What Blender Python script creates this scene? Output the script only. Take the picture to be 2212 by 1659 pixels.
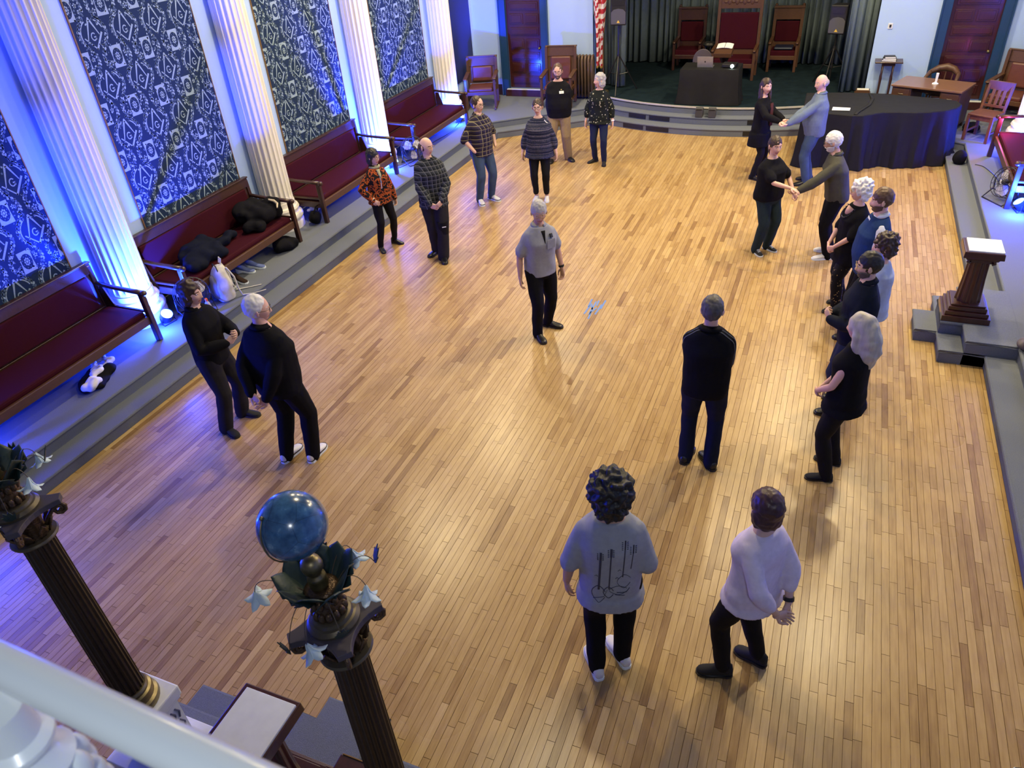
import bpy, bmesh, math, random
import numpy as np
from mathutils import Vector, Matrix, Euler, noise
from mathutils.bvhtree import BVHTree

random.seed(7)
for o in list(bpy.data.objects):
    bpy.data.objects.remove(o, do_unlink=True)
SC = bpy.context.scene
COL = SC.collection
PI = math.pi
CX = -2.385                     # centre line of the hall (x); the dance floor runs along +y, camera stands on the balcony

# ------------------------------------------------------------------ camera
cam_d = bpy.data.cameras.new('camera')
cam = bpy.data.objects.new('camera', cam_d)
COL.objects.link(cam)
RW = np.array([[0.92545656, 0.16109898, -0.34289544],
               [0.37251654, -0.55179884, 0.74615646],
               [-0.06900426, -0.81826961, -0.57067789]])
RW[2] = np.cross(RW[0], RW[1])  # rows: world x, y, z in camera (right, down, forward)
RW = np.array([RW[0], RW[1], np.array([-0.06900426, -0.81826961, -0.57067789])])
CAMZ = 4.85
FPX = 1604.4
M = Matrix(((RW[0][0], -RW[0][1], -RW[0][2], 0), (RW[1][0], -RW[1][1], -RW[1][2], 0),
            (RW[2][0], -RW[2][1], -RW[2][2], CAMZ), (0, 0, 0, 1)))
cam.matrix_world = M
cam_d.sensor_fit = 'HORIZONTAL'
cam_d.sensor_width = 36
cam_d.lens = FPX / 2212 * 36
cam_d.clip_start = 0.05
cam_d.dof.use_dof = True
cam_d.dof.focus_distance = 8.0
cam_d.dof.aperture_fstop = 7.0
SC.camera = cam

# ------------------------------------------------------------------ world, lamps, exposure
SC.view_settings.view_transform = 'Standard'
SC.view_settings.look = 'None'
SC.view_settings.gamma = 1
SC.view_settings.use_curve_mapping = False
SC.view_settings.exposure = 0.0
w = bpy.data.worlds.new('hall_air')
SC.world = w
w.use_nodes = True
w.node_tree.nodes['Background'].inputs[0].default_value = (0.42, 0.50, 0.80, 1)
w.node_tree.nodes['Background'].inputs[1].default_value = 0.20

def lamp(name, kind, loc, energy, color, size=0.1, rot=None, spot=None, blend=0.3):
    d = bpy.data.lights.new(name, kind)
    d.energy = energy
    d.color = color
    if kind == 'AREA':
        d.shape = 'DISK'
        d.size = size
    else:
        d.shadow_soft_size = size
    if kind == 'SPOT':
        d.spot_size = spot
        d.spot_blend = blend
    o = bpy.data.objects.new(name, d)
    o.location = loc
    if rot:
        o.rotation_euler = rot
    COL.objects.link(o)
    return o

WARM = (1.0, 0.80, 0.46)
for x, y, e in ((-5.9, 8.9, 260), (-5.9, 12.1, 300), (-5.9, 15.6, 260), (0.05, 15.3, 330), (1.1, 12.1, 330),
                (1.1, 8.9, 260), (-2.4, 5.2, 130), (-0.6, 10.6, 200)):
    lamp('ceiling_lamp', 'AREA', (x, y, 6.3), e * 0.78, WARM, 0.34)
BLUE = (0.012, 0.05, 1.0)
PARS = [(-7.44, 5.74, 0.50, 150), (-7.58, 11.84, 0.45, 190), (-7.57, 14.78, 0.45, 150), (2.62, 11.80, 0.45, 150),
        (2.95, 14.95, 0.5, 130), (-7.5, 2.75, 0.5, 170)]
for x, y, z, e in PARS:
    sx = -1 if x < 0 else 1
    d = Vector((0.5 * sx, 0, 0.86))
    lamp('uplight_beam', 'SPOT', (x, y, z), e * 11.0, BLUE, 0.04, d.to_track_quat('-Z', 'Y').to_euler(), math.radians(152), 0.25)
    lamp('uplight_spill', 'POINT', (x, y, z), e * 1.3, BLUE, 0.05)
lamp('balcony_lamp', 'AREA', (0.8, -1.6, 6.4), 60, (0.9, 0.95, 1.0), 0.5, (0.3, 0, 0))
lamp('pink_beam', 'POINT', (2.62, 14.3, 0.9), 14, (1.0, 0.12, 0.55), 0.05)

# ------------------------------------------------------------------ materials
MATS = {}

def nodes_of(m):
    m.use_nodes = True
    nt = m.node_tree
    return nt, nt.nodes, nt.links, nt.nodes['Principled BSDF']

def mat(name, col, rough=0.6, metal=0.0, spec=0.5, var=0.12, scale=18, bump=0.0, bscale=60, emit=None, estr=1.0, coat=0.0, stretch=None, trans=0.0):
    """principled material with procedural colour variation and bump"""
    if name in MATS:
        return MATS[name]
    m = bpy.data.materials.new(name)
    nt, N, L, P = nodes_of(m)
    P.inputs['Roughness'].default_value = rough
    P.inputs['Metallic'].default_value = metal
    P.inputs['Specular IOR Level'].default_value = spec
    if coat:
        P.inputs['Coat Weight'].default_value = coat
        P.inputs['Coat Roughness'].default_value = 0.12
    if trans:
        P.inputs['Transmission Weight'].default_value = trans
    tc = N.new('ShaderNodeTexCoord')
    mp = N.new('ShaderNodeMapping')
    L.new(tc.outputs['Object'], mp.inputs[0])
    if stretch:
        mp.inputs['Scale'].default_value = stretch
    nz = N.new('ShaderNodeTexNoise')
    nz.inputs['Scale'].default_value = scale
    nz.inputs['Detail'].default_value = 3
    L.new(mp.outputs[0], nz.inputs['Vector'])
    mx = N.new('ShaderNodeMix')
    mx.data_type = 'RGBA'
    c = Vector(col[:3])
    a, b = c * (1 - var), c * (1 + var)
    mx.inputs[6].default_value = (*a, 1)
    mx.inputs[7].default_value = (min(1, b[0]), min(1, b[1]), min(1, b[2]), 1)
    L.new(nz.outputs['Fac'], mx.inputs[0])
    L.new(mx.outputs[2], P.inputs['Base Color'])
    if bump:
        n2 = N.new('ShaderNodeTexNoise')
        n2.inputs['Scale'].default_value = bscale
        n2.inputs['Detail'].default_value = 2
        L.new(mp.outputs[0], n2.inputs['Vector'])
        bp = N.new('ShaderNodeBump')
        bp.inputs['Strength'].default_value = bump
        bp.inputs['Distance'].default_value = 0.01
        L.new(n2.outputs['Fac'], bp.inputs['Height'])
        L.new(bp.outputs[0], P.inputs['Normal'])
    if emit:
        P.inputs['Emission Color'].default_value = (*emit, 1)
        P.inputs['Emission Strength'].default_value = estr
    MATS[name] = m
    return m

def math_node(N, L, op, a, b=None):
    n = N.new('ShaderNodeMath')
    n.operation = op
    for i, v in enumerate((a, b)):
        if v is None:
            continue
        if isinstance(v, (int, float)):
            n.inputs[i].default_value = v
        else:
            L.new(v, n.inputs[i])
    return n.outputs[0]

def ramp(N, L, fac, stops, interp='LINEAR'):
    r = N.new('ShaderNodeValToRGB')
    r.color_ramp.interpolation = interp
    e = r.color_ramp.elements
    while len(e) < len(stops):
        e.new(0.5)
    for i, (p, c) in enumerate(stops):
        e[i].position = p
        e[i].color = (*c, 1)
    L.new(fac, r.inputs[0])
    return r.outputs[0]

def pattern_mat(name, kind, cols, rough=0.85, s=1.0):
    """woven or printed cloth: plaid, stripes, blobs, dots in the garment's own coordinates"""
    if name in MATS:
        return MATS[name]
    m = bpy.data.materials.new(name)
    nt, N, L, P = nodes_of(m)
    P.inputs['Roughness'].default_value = rough
    P.inputs['Specular IOR Level'].default_value = 0.2
    tc = N.new('ShaderNodeTexCoord')
    sep = N.new('ShaderNodeSeparateXYZ')
    L.new(tc.outputs['Object'], sep.inputs[0])
    x, y, z = sep.outputs
    if kind == 'plaid':
        base, line, line2 = cols
        xy = math_node(N, L, 'ADD', x, math_node(N, L, 'MULTIPLY', y, 0.8))
        def lines(v, per, w, ph=0.0):
            f = math_node(N, L, 'FRACT', math_node(N, L, 'ADD', math_node(N, L, 'DIVIDE', v, per), ph))
            return math_node(N, L, 'LESS_THAN', f, w)
        p = 0.062 * s
        a = math_node(N, L, 'MAXIMUM', lines(xy, p, 0.13), lines(z, p, 0.13))
        b = math_node(N, L, 'ADD', lines(xy, p, 0.45, 0.4), lines(z, p, 0.45, 0.4))
        m1 = N.new('ShaderNodeMix'); m1.data_type = 'RGBA'
        m1.inputs[6].default_value = (*base, 1); m1.inputs[7].default_value = (*line2, 1)
        L.new(math_node(N, L, 'MULTIPLY', b, 0.5), m1.inputs[0])
        m2 = N.new('ShaderNodeMix'); m2.data_type = 'RGBA'
        L.new(m1.outputs[2], m2.inputs[6]); m2.inputs[7].default_value = (*line, 1)
        L.new(math_node(N, L, 'MULTIPLY', a, 0.8), m2.inputs[0])
        out = m2.outputs[2]
    elif kind == 'stripes':
        nz = N.new('ShaderNodeTexNoise'); nz.noise_dimensions = '1D'
        nz.inputs['Scale'].default_value = 30 / s
        L.new(z, nz.inputs['W'])
        n2 = N.new('ShaderNodeTexNoise'); n2.inputs['Scale'].default_value = 45
        L.new(tc.outputs['Object'], n2.inputs['Vector'])
        v = math_node(N, L, 'ADD', nz.outputs['Fac'], math_node(N, L, 'MULTIPLY', math_node(N, L, 'SUBTRACT', n2.outputs['Fac'], 0.5), 0.25))
        out = ramp(N, L, v, [(0.42, cols[0]), (0.5, cols[1]), (0.6, cols[2]), (0.66, cols[0])])
    elif kind == 'blobs':
        nz = N.new('ShaderNodeTexNoise'); nz.inputs['Scale'].default_value = 17 / s
        nz.inputs['Detail'].default_value = 1.5
        L.new(tc.outputs['Object'], nz.inputs['Vector'])
        st = [(0.0, cols[0]), (0.48, cols[1]), (0.56, cols[2]), (0.62, cols[0])]
        out = ramp(N, L, nz.outputs['Fac'], st, 'CONSTANT')
    elif kind == 'dots':
        vo = N.new('ShaderNodeTexVoronoi'); vo.inputs['Scale'].default_value = 22 / s
        L.new(tc.outputs['Object'], vo.inputs['Vector'])
        nz = N.new('ShaderNodeTexNoise'); nz.inputs['Scale'].default_value = 14
        L.new(tc.outputs['Object'], nz.inputs['Vector'])
        v = math_node(N, L, 'ADD', vo.outputs['Distance'], math_node(N, L, 'MULTIPLY', nz.outputs['Fac'], 0.55))
        out = ramp(N, L, v, [(0.0, cols[1]), (0.47, cols[2]), (0.54, cols[0])], 'CONSTANT')
    nzf = N.new('ShaderNodeTexNoise'); nzf.inputs['Scale'].default_value = 9
    L.new(tc.outputs['Object'], nzf.inputs['Vector'])
    bp = N.new('ShaderNodeBump'); bp.inputs['Strength'].default_value = 0.25; bp.inputs['Distance'].default_value = 0.03
    L.new(nzf.outputs['Fac'], bp.inputs['Height'])
    L.new(bp.outputs[0], P.inputs['Normal'])
    L.new(out, P.inputs['Base Color'])
    MATS[name] = m
    return m

def cloth(name, col, rough=0.85):
    return mat(name, col, rough, spec=0.1, var=0.14, scale=30, bump=0.35, bscale=9)

WOOD = mat('dark_walnut', (0.042, 0.015, 0.009), 0.38, var=0.45, scale=9, stretch=(6, 6, 1.2), coat=0.2)
WOODM = mat('mid_oak', (0.085, 0.038, 0.018), 0.45, var=0.35, scale=9, stretch=(6, 1.5, 6))
WOODR = mat('red_mahogany', (0.046, 0.010, 0.008), 0.30, var=0.4, scale=8, stretch=(5, 5, 1), coat=0.5)
MAROON = mat('maroon_velvet', (0.040, 0.003, 0.009), 0.8, spec=0.12, var=0.15, scale=60, bump=0.15, bscale=200)
LEATHER = mat('brown_leather', (0.11, 0.032, 0.022), 0.42, var=0.2, scale=12, bump=0.2, bscale=40)
CARPET = mat('grey_carpet', (0.155, 0.175, 0.215), 0.95, spec=0.1, var=0.35, scale=160, bump=0.5, bscale=240)
STAGEC = mat('dark_teal_carpet', (0.009, 0.020, 0.029), 0.95, spec=0.1, var=0.5, scale=6, bump=0.5, bscale=200)
PAINT = mat('pale_blue_wall_paint', (0.40, 0.56, 0.90), 0.7, var=0.02, scale=3, bump=0.03, bscale=50)
PAINTB = mat('cobalt_trim_paint', (0.012, 0.05, 0.14), 0.4, var=0.1)
PANELB = mat('navy_panel_cloth', (0.012, 0.028, 0.075), 0.9, spec=0.2, var=0.1, scale=200)
WEAVE = mat('pale_woven_motif', (0.27, 0.37, 0.46), 0.85, spec=0.2, var=0.3, scale=90)
WEAVED = mat('dim_woven_motif', (0.085, 0.135, 0.21), 0.9, spec=0.2, var=0.4, scale=60)
GILT = mat('gilt_trim', (0.30, 0.17, 0.06), 0.35, metal=0.6, var=0.3)
PLASTER = mat('cream_plaster', (0.78, 0.76, 0.70), 0.55, var=0.04, scale=6)
BLACKP = mat('black_plastic', (0.012, 0.012, 0.014), 0.45, var=0.2)
BLACKM = mat('black_metal', (0.014, 0.014, 0.017), 0.35, var=0.2)
GREYG = mat('grey_grille', (0.075, 0.075, 0.095), 0.6, var=0.3, scale=300)
STEEL = mat('steel', (0.5, 0.52, 0.56), 0.3, metal=0.9, var=0.1)
BRASS = mat('aged_brass', (0.24, 0.20, 0.11), 0.40, metal=0.85, var=0.3, scale=25)
BRONZE = mat('old_bronze', (0.095, 0.058, 0.032), 0.38, metal=0.55, var=0.6, scale=45, bump=0.5, bscale=70)
WHITEP = mat('white_gloss_paint', (0.78, 0.86, 0.88), 0.3, var=0.03, scale=5, coat=0.3)
WHITEM = mat('white_marble', (0.70, 0.74, 0.84), 0.4, var=0.08, scale=14)
PAPER = mat('white_paper', (0.8, 0.82, 0.85), 0.8, var=0.03)
BLACKC = mat('black_drape', (0.0075, 0.0075, 0.0085), 0.75, spec=0.3, var=0.3, scale=8, bump=0.3, bscale=7)
CURT = mat('grey_green_curtain', (0.15, 0.20, 0.225), 0.9, spec=0.15, var=0.15, scale=12)
LEAFG = mat('dark_green_leaf', (0.014, 0.036, 0.036), 0.5, var=0.35, scale=14, bump=0.3, bscale=25)
PETAL = mat('white_petal', (0.66, 0.80, 0.86), 0.6, var=0.06)
GLOW = mat('uplight_lens', (0.2, 0.4, 1.0), 0.4, emit=(0.25, 0.65, 1.0), estr=14)
PROJ = mat('projector_lens_glow', (0.8, 0.9, 0.8), 0.3, emit=(0.75, 1.0, 0.85), estr=9)
SKIN = mat('fair_skin', (0.62, 0.40, 0.32), 0.5, spec=0.35, var=0.08, scale=14)
SKINP = mat('rosy_skin', (0.66, 0.40, 0.33), 0.5, spec=0.35, var=0.1, scale=14)
SKIND = mat('warm_skin', (0.50, 0.30, 0.22), 0.5, spec=0.35, var=0.1, scale=14)
LIPS = mat('lips', (0.40, 0.13, 0.11), 0.45, var=0.05)
EYEW = mat('eye_white', (0.75, 0.73, 0.70), 0.3, var=0.02)
IRIS = mat('dark_iris', (0.02, 0.015, 0.012), 0.2, var=0.05)

# ------------------------------------------------------------------ mesh toolkit
class MB:
    def __init__(self):
        self.v = []; self.f = []; self.m = []

    def add(self, vs, fs, m=0, T=None):
        o = len(self.v)
        if T is not None:
            vs = [T @ Vector(p) for p in vs]
        self.v.extend([tuple(p) for p in vs])
        self.f.extend([tuple(i + o for i in f) for f in fs])
        self.m.extend([m] * len(fs))
        return self

    def join(self, other, T=None, moff=0):
        o = len(self.v)
        self.v.extend([tuple(T @ Vector(p)) if T is not None else p for p in other.v])
        self.f.extend([tuple(i + o for i in f) for f in other.f])
        self.m.extend([k + moff for k in other.m])
        return self

    def box(self, c, s, m=0, rz=0.0, T=None, top=1.0):
        x, y, z = s[0] / 2, s[1] / 2, s[2] / 2
        vs = [(-x, -y, -z), (x, -y, -z), (x, y, -z), (-x, y, -z), (-x * top, -y * top, z), (x * top, -y * top, z), (x * top, y * top, z), (-x * top, y * top, z)]
        R = Matrix.Translation(c) @ Matrix.Rotation(rz, 4, 'Z')
        if T is not None:
            R = T @ R
        return self.add(vs, [(3, 2, 1, 0), (4, 5, 6, 7), (0, 1, 5, 4), (1, 2, 6, 5), (2, 3, 7, 6), (3, 0, 4, 7)], m, R)

    def bar(self, p0, p1, w, h=None, m=0, up=(0, 0, 1)):
        p0, p1 = Vector(p0), Vector(p1)
        h = h or w
        d = (p1 - p0).normalized()
        up = Vector(up)
        if abs(d.dot(up)) > 0.97:
            up = Vector((0, 1, 0))
        sx = d.cross(up).normalized() * w / 2
        sy = sx.cross(d).normalized() * h / 2
        vs = [p + a * sx + b * sy for p in (p0, p1) for a, b in ((-1, -1), (1, -1), (1, 1), (-1, 1))]
        return self.add(vs, [(0, 1, 2, 3), (7, 6, 5, 4), (0, 4, 5, 1), (1, 5, 6, 2), (2, 6, 7, 3), (3, 7, 4, 0)], m)

    def loft(self, rings, m=0, caps=True, closed=True):
        n = len(rings[0])
        vs = [p for r in rings for p in r]
        fs = []
        for i in range(len(rings) - 1):
            for j in range(n if closed else n - 1):
                k = (j + 1) % n
                fs.append((i * n + j, i * n + k, (i + 1) * n + k, (i + 1) * n + j))
        if caps and closed:
            fs.append(tuple(range(n - 1, -1, -1)))
            fs.append(tuple((len(rings) - 1) * n + j for j in range(n)))
        return self.add(vs, fs, m)

    def tube(self, path, radii, n=8, m=0, round_ends=False, closed=False, flat=1.0):
        P = [Vector(p) for p in path]
        if not hasattr(radii, '__len__'):
            radii = [radii] * len(P)
        radii = list(radii)
        if round_ends and not closed:
            d0 = (P[0] - P[1]).normalized(); d1 = (P[-1] - P[-2]).normalized()
            a, b = radii[0], radii[-1]
            P = [P[0] + d0 * a * 0.97, P[0] + d0 * a * 0.7] + P + [P[-1] + d1 * b * 0.7, P[-1] + d1 * b * 0.97]
            radii = [a * 0.25, a * 0.72] + radii + [b * 0.72, b * 0.25]
        rings = []
        nrm = None
        L = len(P)
        for i in range(L):
            if closed:
                t = P[(i + 1) % L] - P[i - 1]
            else:
                t = P[min(i + 1, L - 1)] - P[max(i - 1, 0)]
            if t.length < 1e-9:
                t = Vector((0, 0, 1))
            t.normalize()
            if nrm is None:
                u = Vector((0, 0, 1)) if abs(t.z) < 0.9 else Vector((0, 1, 0))
                nrm = t.cross(u).normalized()
            else:
                nrm = (nrm - t * nrm.dot(t))
                if nrm.length < 1e-6:
                    nrm = t.orthogonal()
                nrm.normalize()
            b = t.cross(nrm)
            rings.append([P[i] + (nrm * math.cos(2 * PI * j / n) + b * (math.sin(2 * PI * j / n) * flat)) * radii[i] for j in range(n)])
        if closed:
            rings.append(rings[0])
            return self.loft(rings, m, caps=False)
        return self.loft(rings, m)

    def lathe(self, prof, n=20, c=(0, 0, 0), m=0, T=None):
        b = MB()
        b.loft([[(r * math.cos(2 * PI * j / n), r * math.sin(2 * PI * j / n), z) for j in range(n)] for r, z in prof], m)
        X = Matrix.Translation(c)
        return self.join(b, T @ X if T is not None else X)

    def ell(self, c, r, nu=14, nv=10, m=0, T=None):
        vs = [(0, 0, -1)]
        for i in range(1, nv):
            a = -PI / 2 + PI * i / nv
            for j in range(nu):
                b = 2 * PI * j / nu
                vs.append((math.cos(a) * math.cos(b), math.cos(a) * math.sin(b), math.sin(a)))
        vs.append((0, 0, 1))
        fs = [(0, 1 + (j + 1) % nu, 1 + j) for j in range(nu)]
        for i in range(nv - 2):
            for j in range(nu):
                k = (j + 1) % nu
                fs.append((1 + i * nu + j, 1 + i * nu + k, 1 + (i + 1) * nu + k, 1 + (i + 1) * nu + j))
        t = len(vs) - 1
        fs += [(t, 1 + (nv - 2) * nu + j, 1 + (nv - 2) * nu + (j + 1) % nu) for j in range(nu)]
        rr = r if hasattr(r, '__len__') else (r, r, r)
        X = Matrix.Translation(c) @ (T if T is not None else Matrix()) @ Matrix.Diagonal((*rr, 1))
        return self.add(vs, fs, m, X)

    def prism(self, poly, z0, z1, m=0, T=None, top=None):
        n = len(poly)
        tp = top or poly
        vs = [(p[0], p[1], z0) for p in poly] + [(p[0], p[1], z1) for p in tp]
        fs = [tuple(range(n - 1, -1, -1)), tuple(range(n, 2 * n))] + [(i, (i + 1) % n, n + (i + 1) % n, n + i) for i in range(n)]
        return self.add(vs, fs, m, T)

    def mesh(self, name, mats, smooth=None, recalc=True):
        me = bpy.data.meshes.new(name)
        me.from_pydata(self.v, [], self.f)
        for k in (mats if isinstance(mats, (list, tuple)) else [mats]):
            me.materials.append(k)
        if any(self.m):
            me.polygons.foreach_set('material_index', self.m)
        if recalc:
            bm = bmesh.new(); bm.from_mesh(me)
            bmesh.ops.recalc_face_normals(bm, faces=bm.faces)
            bm.to_mesh(me); bm.free()
        if smooth:
            me.polygons.foreach_set('use_smooth', [True] * len(me.polygons))
            if smooth is not True:
                me.set_sharp_from_angle(angle=smooth)
        me.update()
        return me

    def build(self, name, mats, parent=None, smooth=None, bevel=0.0, recalc=True):
        o = bpy.data.objects.new(name, self.mesh(name, mats, smooth, recalc))
        COL.objects.link(o)
        if parent is not None:
            o.parent = parent
        if bevel:
            b = o.modifiers.new('bevel', 'BEVEL')
            b.width = bevel; b.segments = 2; b.limit_method = 'ANGLE'; b.angle_limit = 0.7
        return o

def tag(o, label=None, cat=None, group=None, kind=None):
    if label: o['label'] = label
    if cat: o['category'] = cat
    if group: o['group'] = group
    if kind: o['kind'] = kind
    return o

def thing(name, label, cat, loc=(0, 0, 0), rz=0.0, group=None):
    o = bpy.data.objects.new(name, None)
    o.empty_display_size = 0.1
    COL.objects.link(o)
    o.location = loc
    o.rotation_euler = (0, 0, rz)
    return tag(o, label, cat, group)

def struct(o, kind='structure'):
    o['kind'] = kind
    return o

def copy_tree(o, loc=None, rz=None, label=None, parent=None):
    c = o.copy(); COL.objects.link(c)
    if parent is not None: c.parent = parent
    if loc is not None: c.location = loc
    if rz is not None: c.rotation_euler = (0, 0, rz)
    if label: c['label'] = label
    for ch in list(o.children):
        copy_tree(ch, parent=c)
    return c

def arc(cx, cy, r, a0, a1, n):
    return [(cx + r * math.cos(a0 + (a1 - a0) * i / n), cy + r * math.sin(a0 + (a1 - a0) * i / n)) for i in range(n + 1)]

S30 = math.radians(30)
# ================================================================== THE ROOM
def proj(p):
    q = RW.T @ (np.array(p, float) - np.array([0, 0, CAMZ]))
    return 1106 + FPX * q[0] / q[2], 829.5 + FPX * q[1] / q[2], q[2]

# ---- dance floor: every strip is a board with its own bevelled edge and tone
def board_material():
    m = bpy.data.materials.new('maple_strip_floor')
    nt, N, L, P = nodes_of(m)
    at = N.new('ShaderNodeAttribute'); at.attribute_name = 'tone'
    geo = N.new('ShaderNodeNewGeometry')
    mp = N.new('ShaderNodeMapping'); mp.inputs['Scale'].default_value = (60, 3.5, 1)
    L.new(geo.outputs['Position'], mp.inputs[0])
    nz = N.new('ShaderNodeTexNoise'); nz.inputs['Scale'].default_value = 1.0; nz.inputs['Detail'].default_value = 4
    L.new(mp.outputs[0], nz.inputs['Vector'])
    n2 = N.new('ShaderNodeTexNoise'); n2.inputs['Scale'].default_value = 0.55; n2.inputs['Detail'].default_value = 2
    L.new(geo.outputs['Position'], n2.inputs['Vector'])
    n3 = N.new('ShaderNodeTexNoise'); n3.inputs['Scale'].default_value = 1.0; n3.inputs['Detail'].default_value = 2
    mp3 = N.new('ShaderNodeMapping'); mp3.inputs['Scale'].default_value = (17, 5, 1)
    L.new(geo.outputs['Position'], mp3.inputs[0]); L.new(mp3.outputs[0], n3.inputs['Vector'])
    f = math_node(N, L, 'ADD', at.outputs['Fac'], math_node(N, L, 'MULTIPLY', math_node(N, L, 'SUBTRACT', nz.outputs['Fac'], 0.5), 0.55))
    f = math_node(N, L, 'ADD', f, math_node(N, L, 'MULTIPLY', math_node(N, L, 'SUBTRACT', n2.outputs['Fac'], 0.5), 0.25))
    f = math_node(N, L, 'ADD', f, math_node(N, L, 'MULTIPLY', math_node(N, L, 'SUBTRACT', n3.outputs['Fac'], 0.5), 0.3))
    c = ramp(N, L, f, [(0.0, (0.15, 0.075, 0.032)), (0.3, (0.29, 0.172, 0.066)), (0.55, (0.41, 0.268, 0.108)), (0.85, (0.51, 0.355, 0.158)), (1.0, (0.56, 0.41, 0.20))])
    L.new(c, P.inputs['Base Color'])
    rg = math_node(N, L, 'ADD', 0.22, math_node(N, L, 'MULTIPLY', n2.outputs['Fac'], 0.14))
    L.new(rg, P.inputs['Roughness'])
    P.inputs['Specular IOR Level'].default_value = 0.38
    return m

BOARD = board_material()
UNDER = mat('floor_joint_brown', (0.09, 0.045, 0.02), 0.9)  # plain dark brown of the base slab seen between boards
floor = struct(MB().box((CX, 8.6, -0.055), (8.9, 16.6, 0.1)).build('floor', UNDER))
floor['label'] = 'maple strip dance floor running towards the stage'

def floor_end(x):
    d = abs(x - CX)
    return 14.95 + (16.33 - 14.95) * (4.335 - d) / (4.335 - 2.365) if d > 2.365 else 21.35 - math.sqrt(5.55 ** 2 - d * d)

def board_geo(x0, x1, y0, y1, rnd):
    b, dz = 0.0011, 0.0022
    j = [rnd.uniform(-0.0002, 0.0002) for _ in range(4)]
    vs = [(x0 + b, y0 + b, j[0]), (x1 - b, y0 + b, j[1]), (x1 - b, y1 - b, j[2]), (x0 + b, y1 - b, j[3]),
          (x0, y0, -dz), (x1, y0, -dz), (x1, y1, -dz), (x0, y1, -dz)]
    fs = [(0, 1, 2, 3), (4, 5, 1, 0), (5, 6, 2, 1), (6, 7, 3, 2), (7, 4, 0, 3)]
    return vs, fs

def build_floor():
    rnd = random.Random(11)
    W = 0.0572
    boards = []
    x = CX - 4.335
    row = 0
    while x < CX + 4.335 - 0.01:
        x1 = min(x + W, CX + 4.335)
        gap = 0.0014 if rnd.random() < 0.14 else 0.0004
        y = 0.45 - rnd.uniform(0, 0.8)
        ye = floor_end((x + x1) / 2) + 0.06
        rt = rnd.gauss(0, 0.03)
        while y < ye:
            l = rnd.choice((0.3, 0.38, 0.45, 0.55, 0.6, 0.75, 0.9, 1.15)) * rnd.uniform(0.85, 1.15)
            y1 = min(y + l, ye)
            t = min(1.0, max(0.02, rnd.gauss(0.58, 0.095) + rt))
            if rnd.random() < 0.05: t = rnd.uniform(0.2, 0.36)
            boards.append((x + gap, x1 - gap, y + 0.0006, y1 - 0.0006, t))
            y = y1
        x = x1
        row += 1
    scored = []
    for i, (a, b, c, d, t) in enumerate(boards):
        u, v, q = proj(((a + b) / 2, (c + d) / 2, 0))
        if 860 < u < 2205 and 100 < v < 1650:
            u2, v2, _ = proj((a, c, 0)); u3, v3, _ = proj((b, c, 0)); u4, v4, _ = proj((a, d, 0))
            ar = abs((u3 - u2) * (v4 - v2) - (u4 - u2) * (v3 - v2))
            scored.append((ar, i))
    scored.sort(reverse=True)
    singles = set(i for _, i in scored[:298])
    V, F, T = [], [], []
    for i, (a, b, c, d, t) in enumerate(boards):
        vs, fs = board_geo(a, b, c, d, rnd)
        if i in singles:
            me = bpy.data.meshes.new('floorboard')
            me.from_pydata(vs, [], fs)
            at = me.attributes.new('tone', 'FLOAT', 'FACE')
            at.data.foreach_set('value', [t, t * 0.72, t * 0.72, t * 0.72, t * 0.72])
            me.materials.append(BOARD)
            o = bpy.data.objects.new('floorboard', me)
            COL.objects.link(o); o.parent = floor
        else:
            k = len(V)
            V.extend(vs); F.extend([tuple(q + k for q in f) for f in fs]); T.extend([t, t * 0.72, t * 0.72, t * 0.72, t * 0.72])
    me = bpy.data.meshes.new('floorboards')
    me.from_pydata(V, [], F)
    at = me.attributes.new('tone', 'FLOAT', 'FACE')
    at.data.foreach_set('value', T)
    me.materials.append(BOARD)
    o = bpy.data.objects.new('floorboards', me)
    COL.objects.link(o); o.parent = floor; o['kind'] = 'stuff'

build_floor()

# ---- carpeted steps and platforms round the floor
def edge_line(k):
    """plan line of the front of riser k (1 floor edge, 2 platform edge), left to right"""
    off = 4.335 if k == 1 else 4.615
    R = 5.55 if k == 1 else 5.30
    yj = 14.95 if k == 1 else 15.08
    da = 2.365 if k == 1 else 2.515
    pts = [(CX - off, yj)]
    n = 26
    for i in range(n + 1):
        d = -da + 2 * da * i / n
        pts.append((CX + d, 21.35 - math.sqrt(R * R - d * d)))
    pts.append((CX + off, yj))
    return pts

def nosing(mb, line, z, r=0.021, out=0.012):
    mb.tube([(p[0], p[1], z - r) for p in line], r, 8)

P1 = edge_line(1); P2 = edge_line(2)
def near_out(line, y):
    return [(line[0][0], y)] + line + [(line[-1][0], y)]

st = MB()
L1 = near_out(P1, -0.6); L2 = near_out(P2, -0.6)
st.loft([[(p[0], p[1], 0.0) for p in L1], [(p[0], p[1], 0.15) for p in L1], [(p[0], p[1], 0.15) for p in L2], [(p[0], p[1], 0.30) for p in L2]], closed=False, caps=False)
OUT = [(-8.4, -0.6), (-8.4, 17.6)] + [(-8.4 + 12.04 * i / 26, 17.6) for i in range(27)] + [(3.64, 17.6), (3.64, -0.6)]
mid = [(-8.4, -0.6), (-8.4, 17.6)] + [(p[0], 17.6) for p in P2[1:-1]] + [(3.64, 17.6), (3.64, -0.6)]
st.loft([[(p[0], p[1], 0.30) for p in L2], [(p[0], p[1], 0.30) for p in mid]], closed=False, caps=False)
nosing(st, L1, 0.152); nosing(st, L2, 0.302)
steps = struct(st.build('trim_1', CARPET, smooth=S30))
steps['label'] = 'grey carpeted two-step platform running round three sides of the dance floor'

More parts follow.
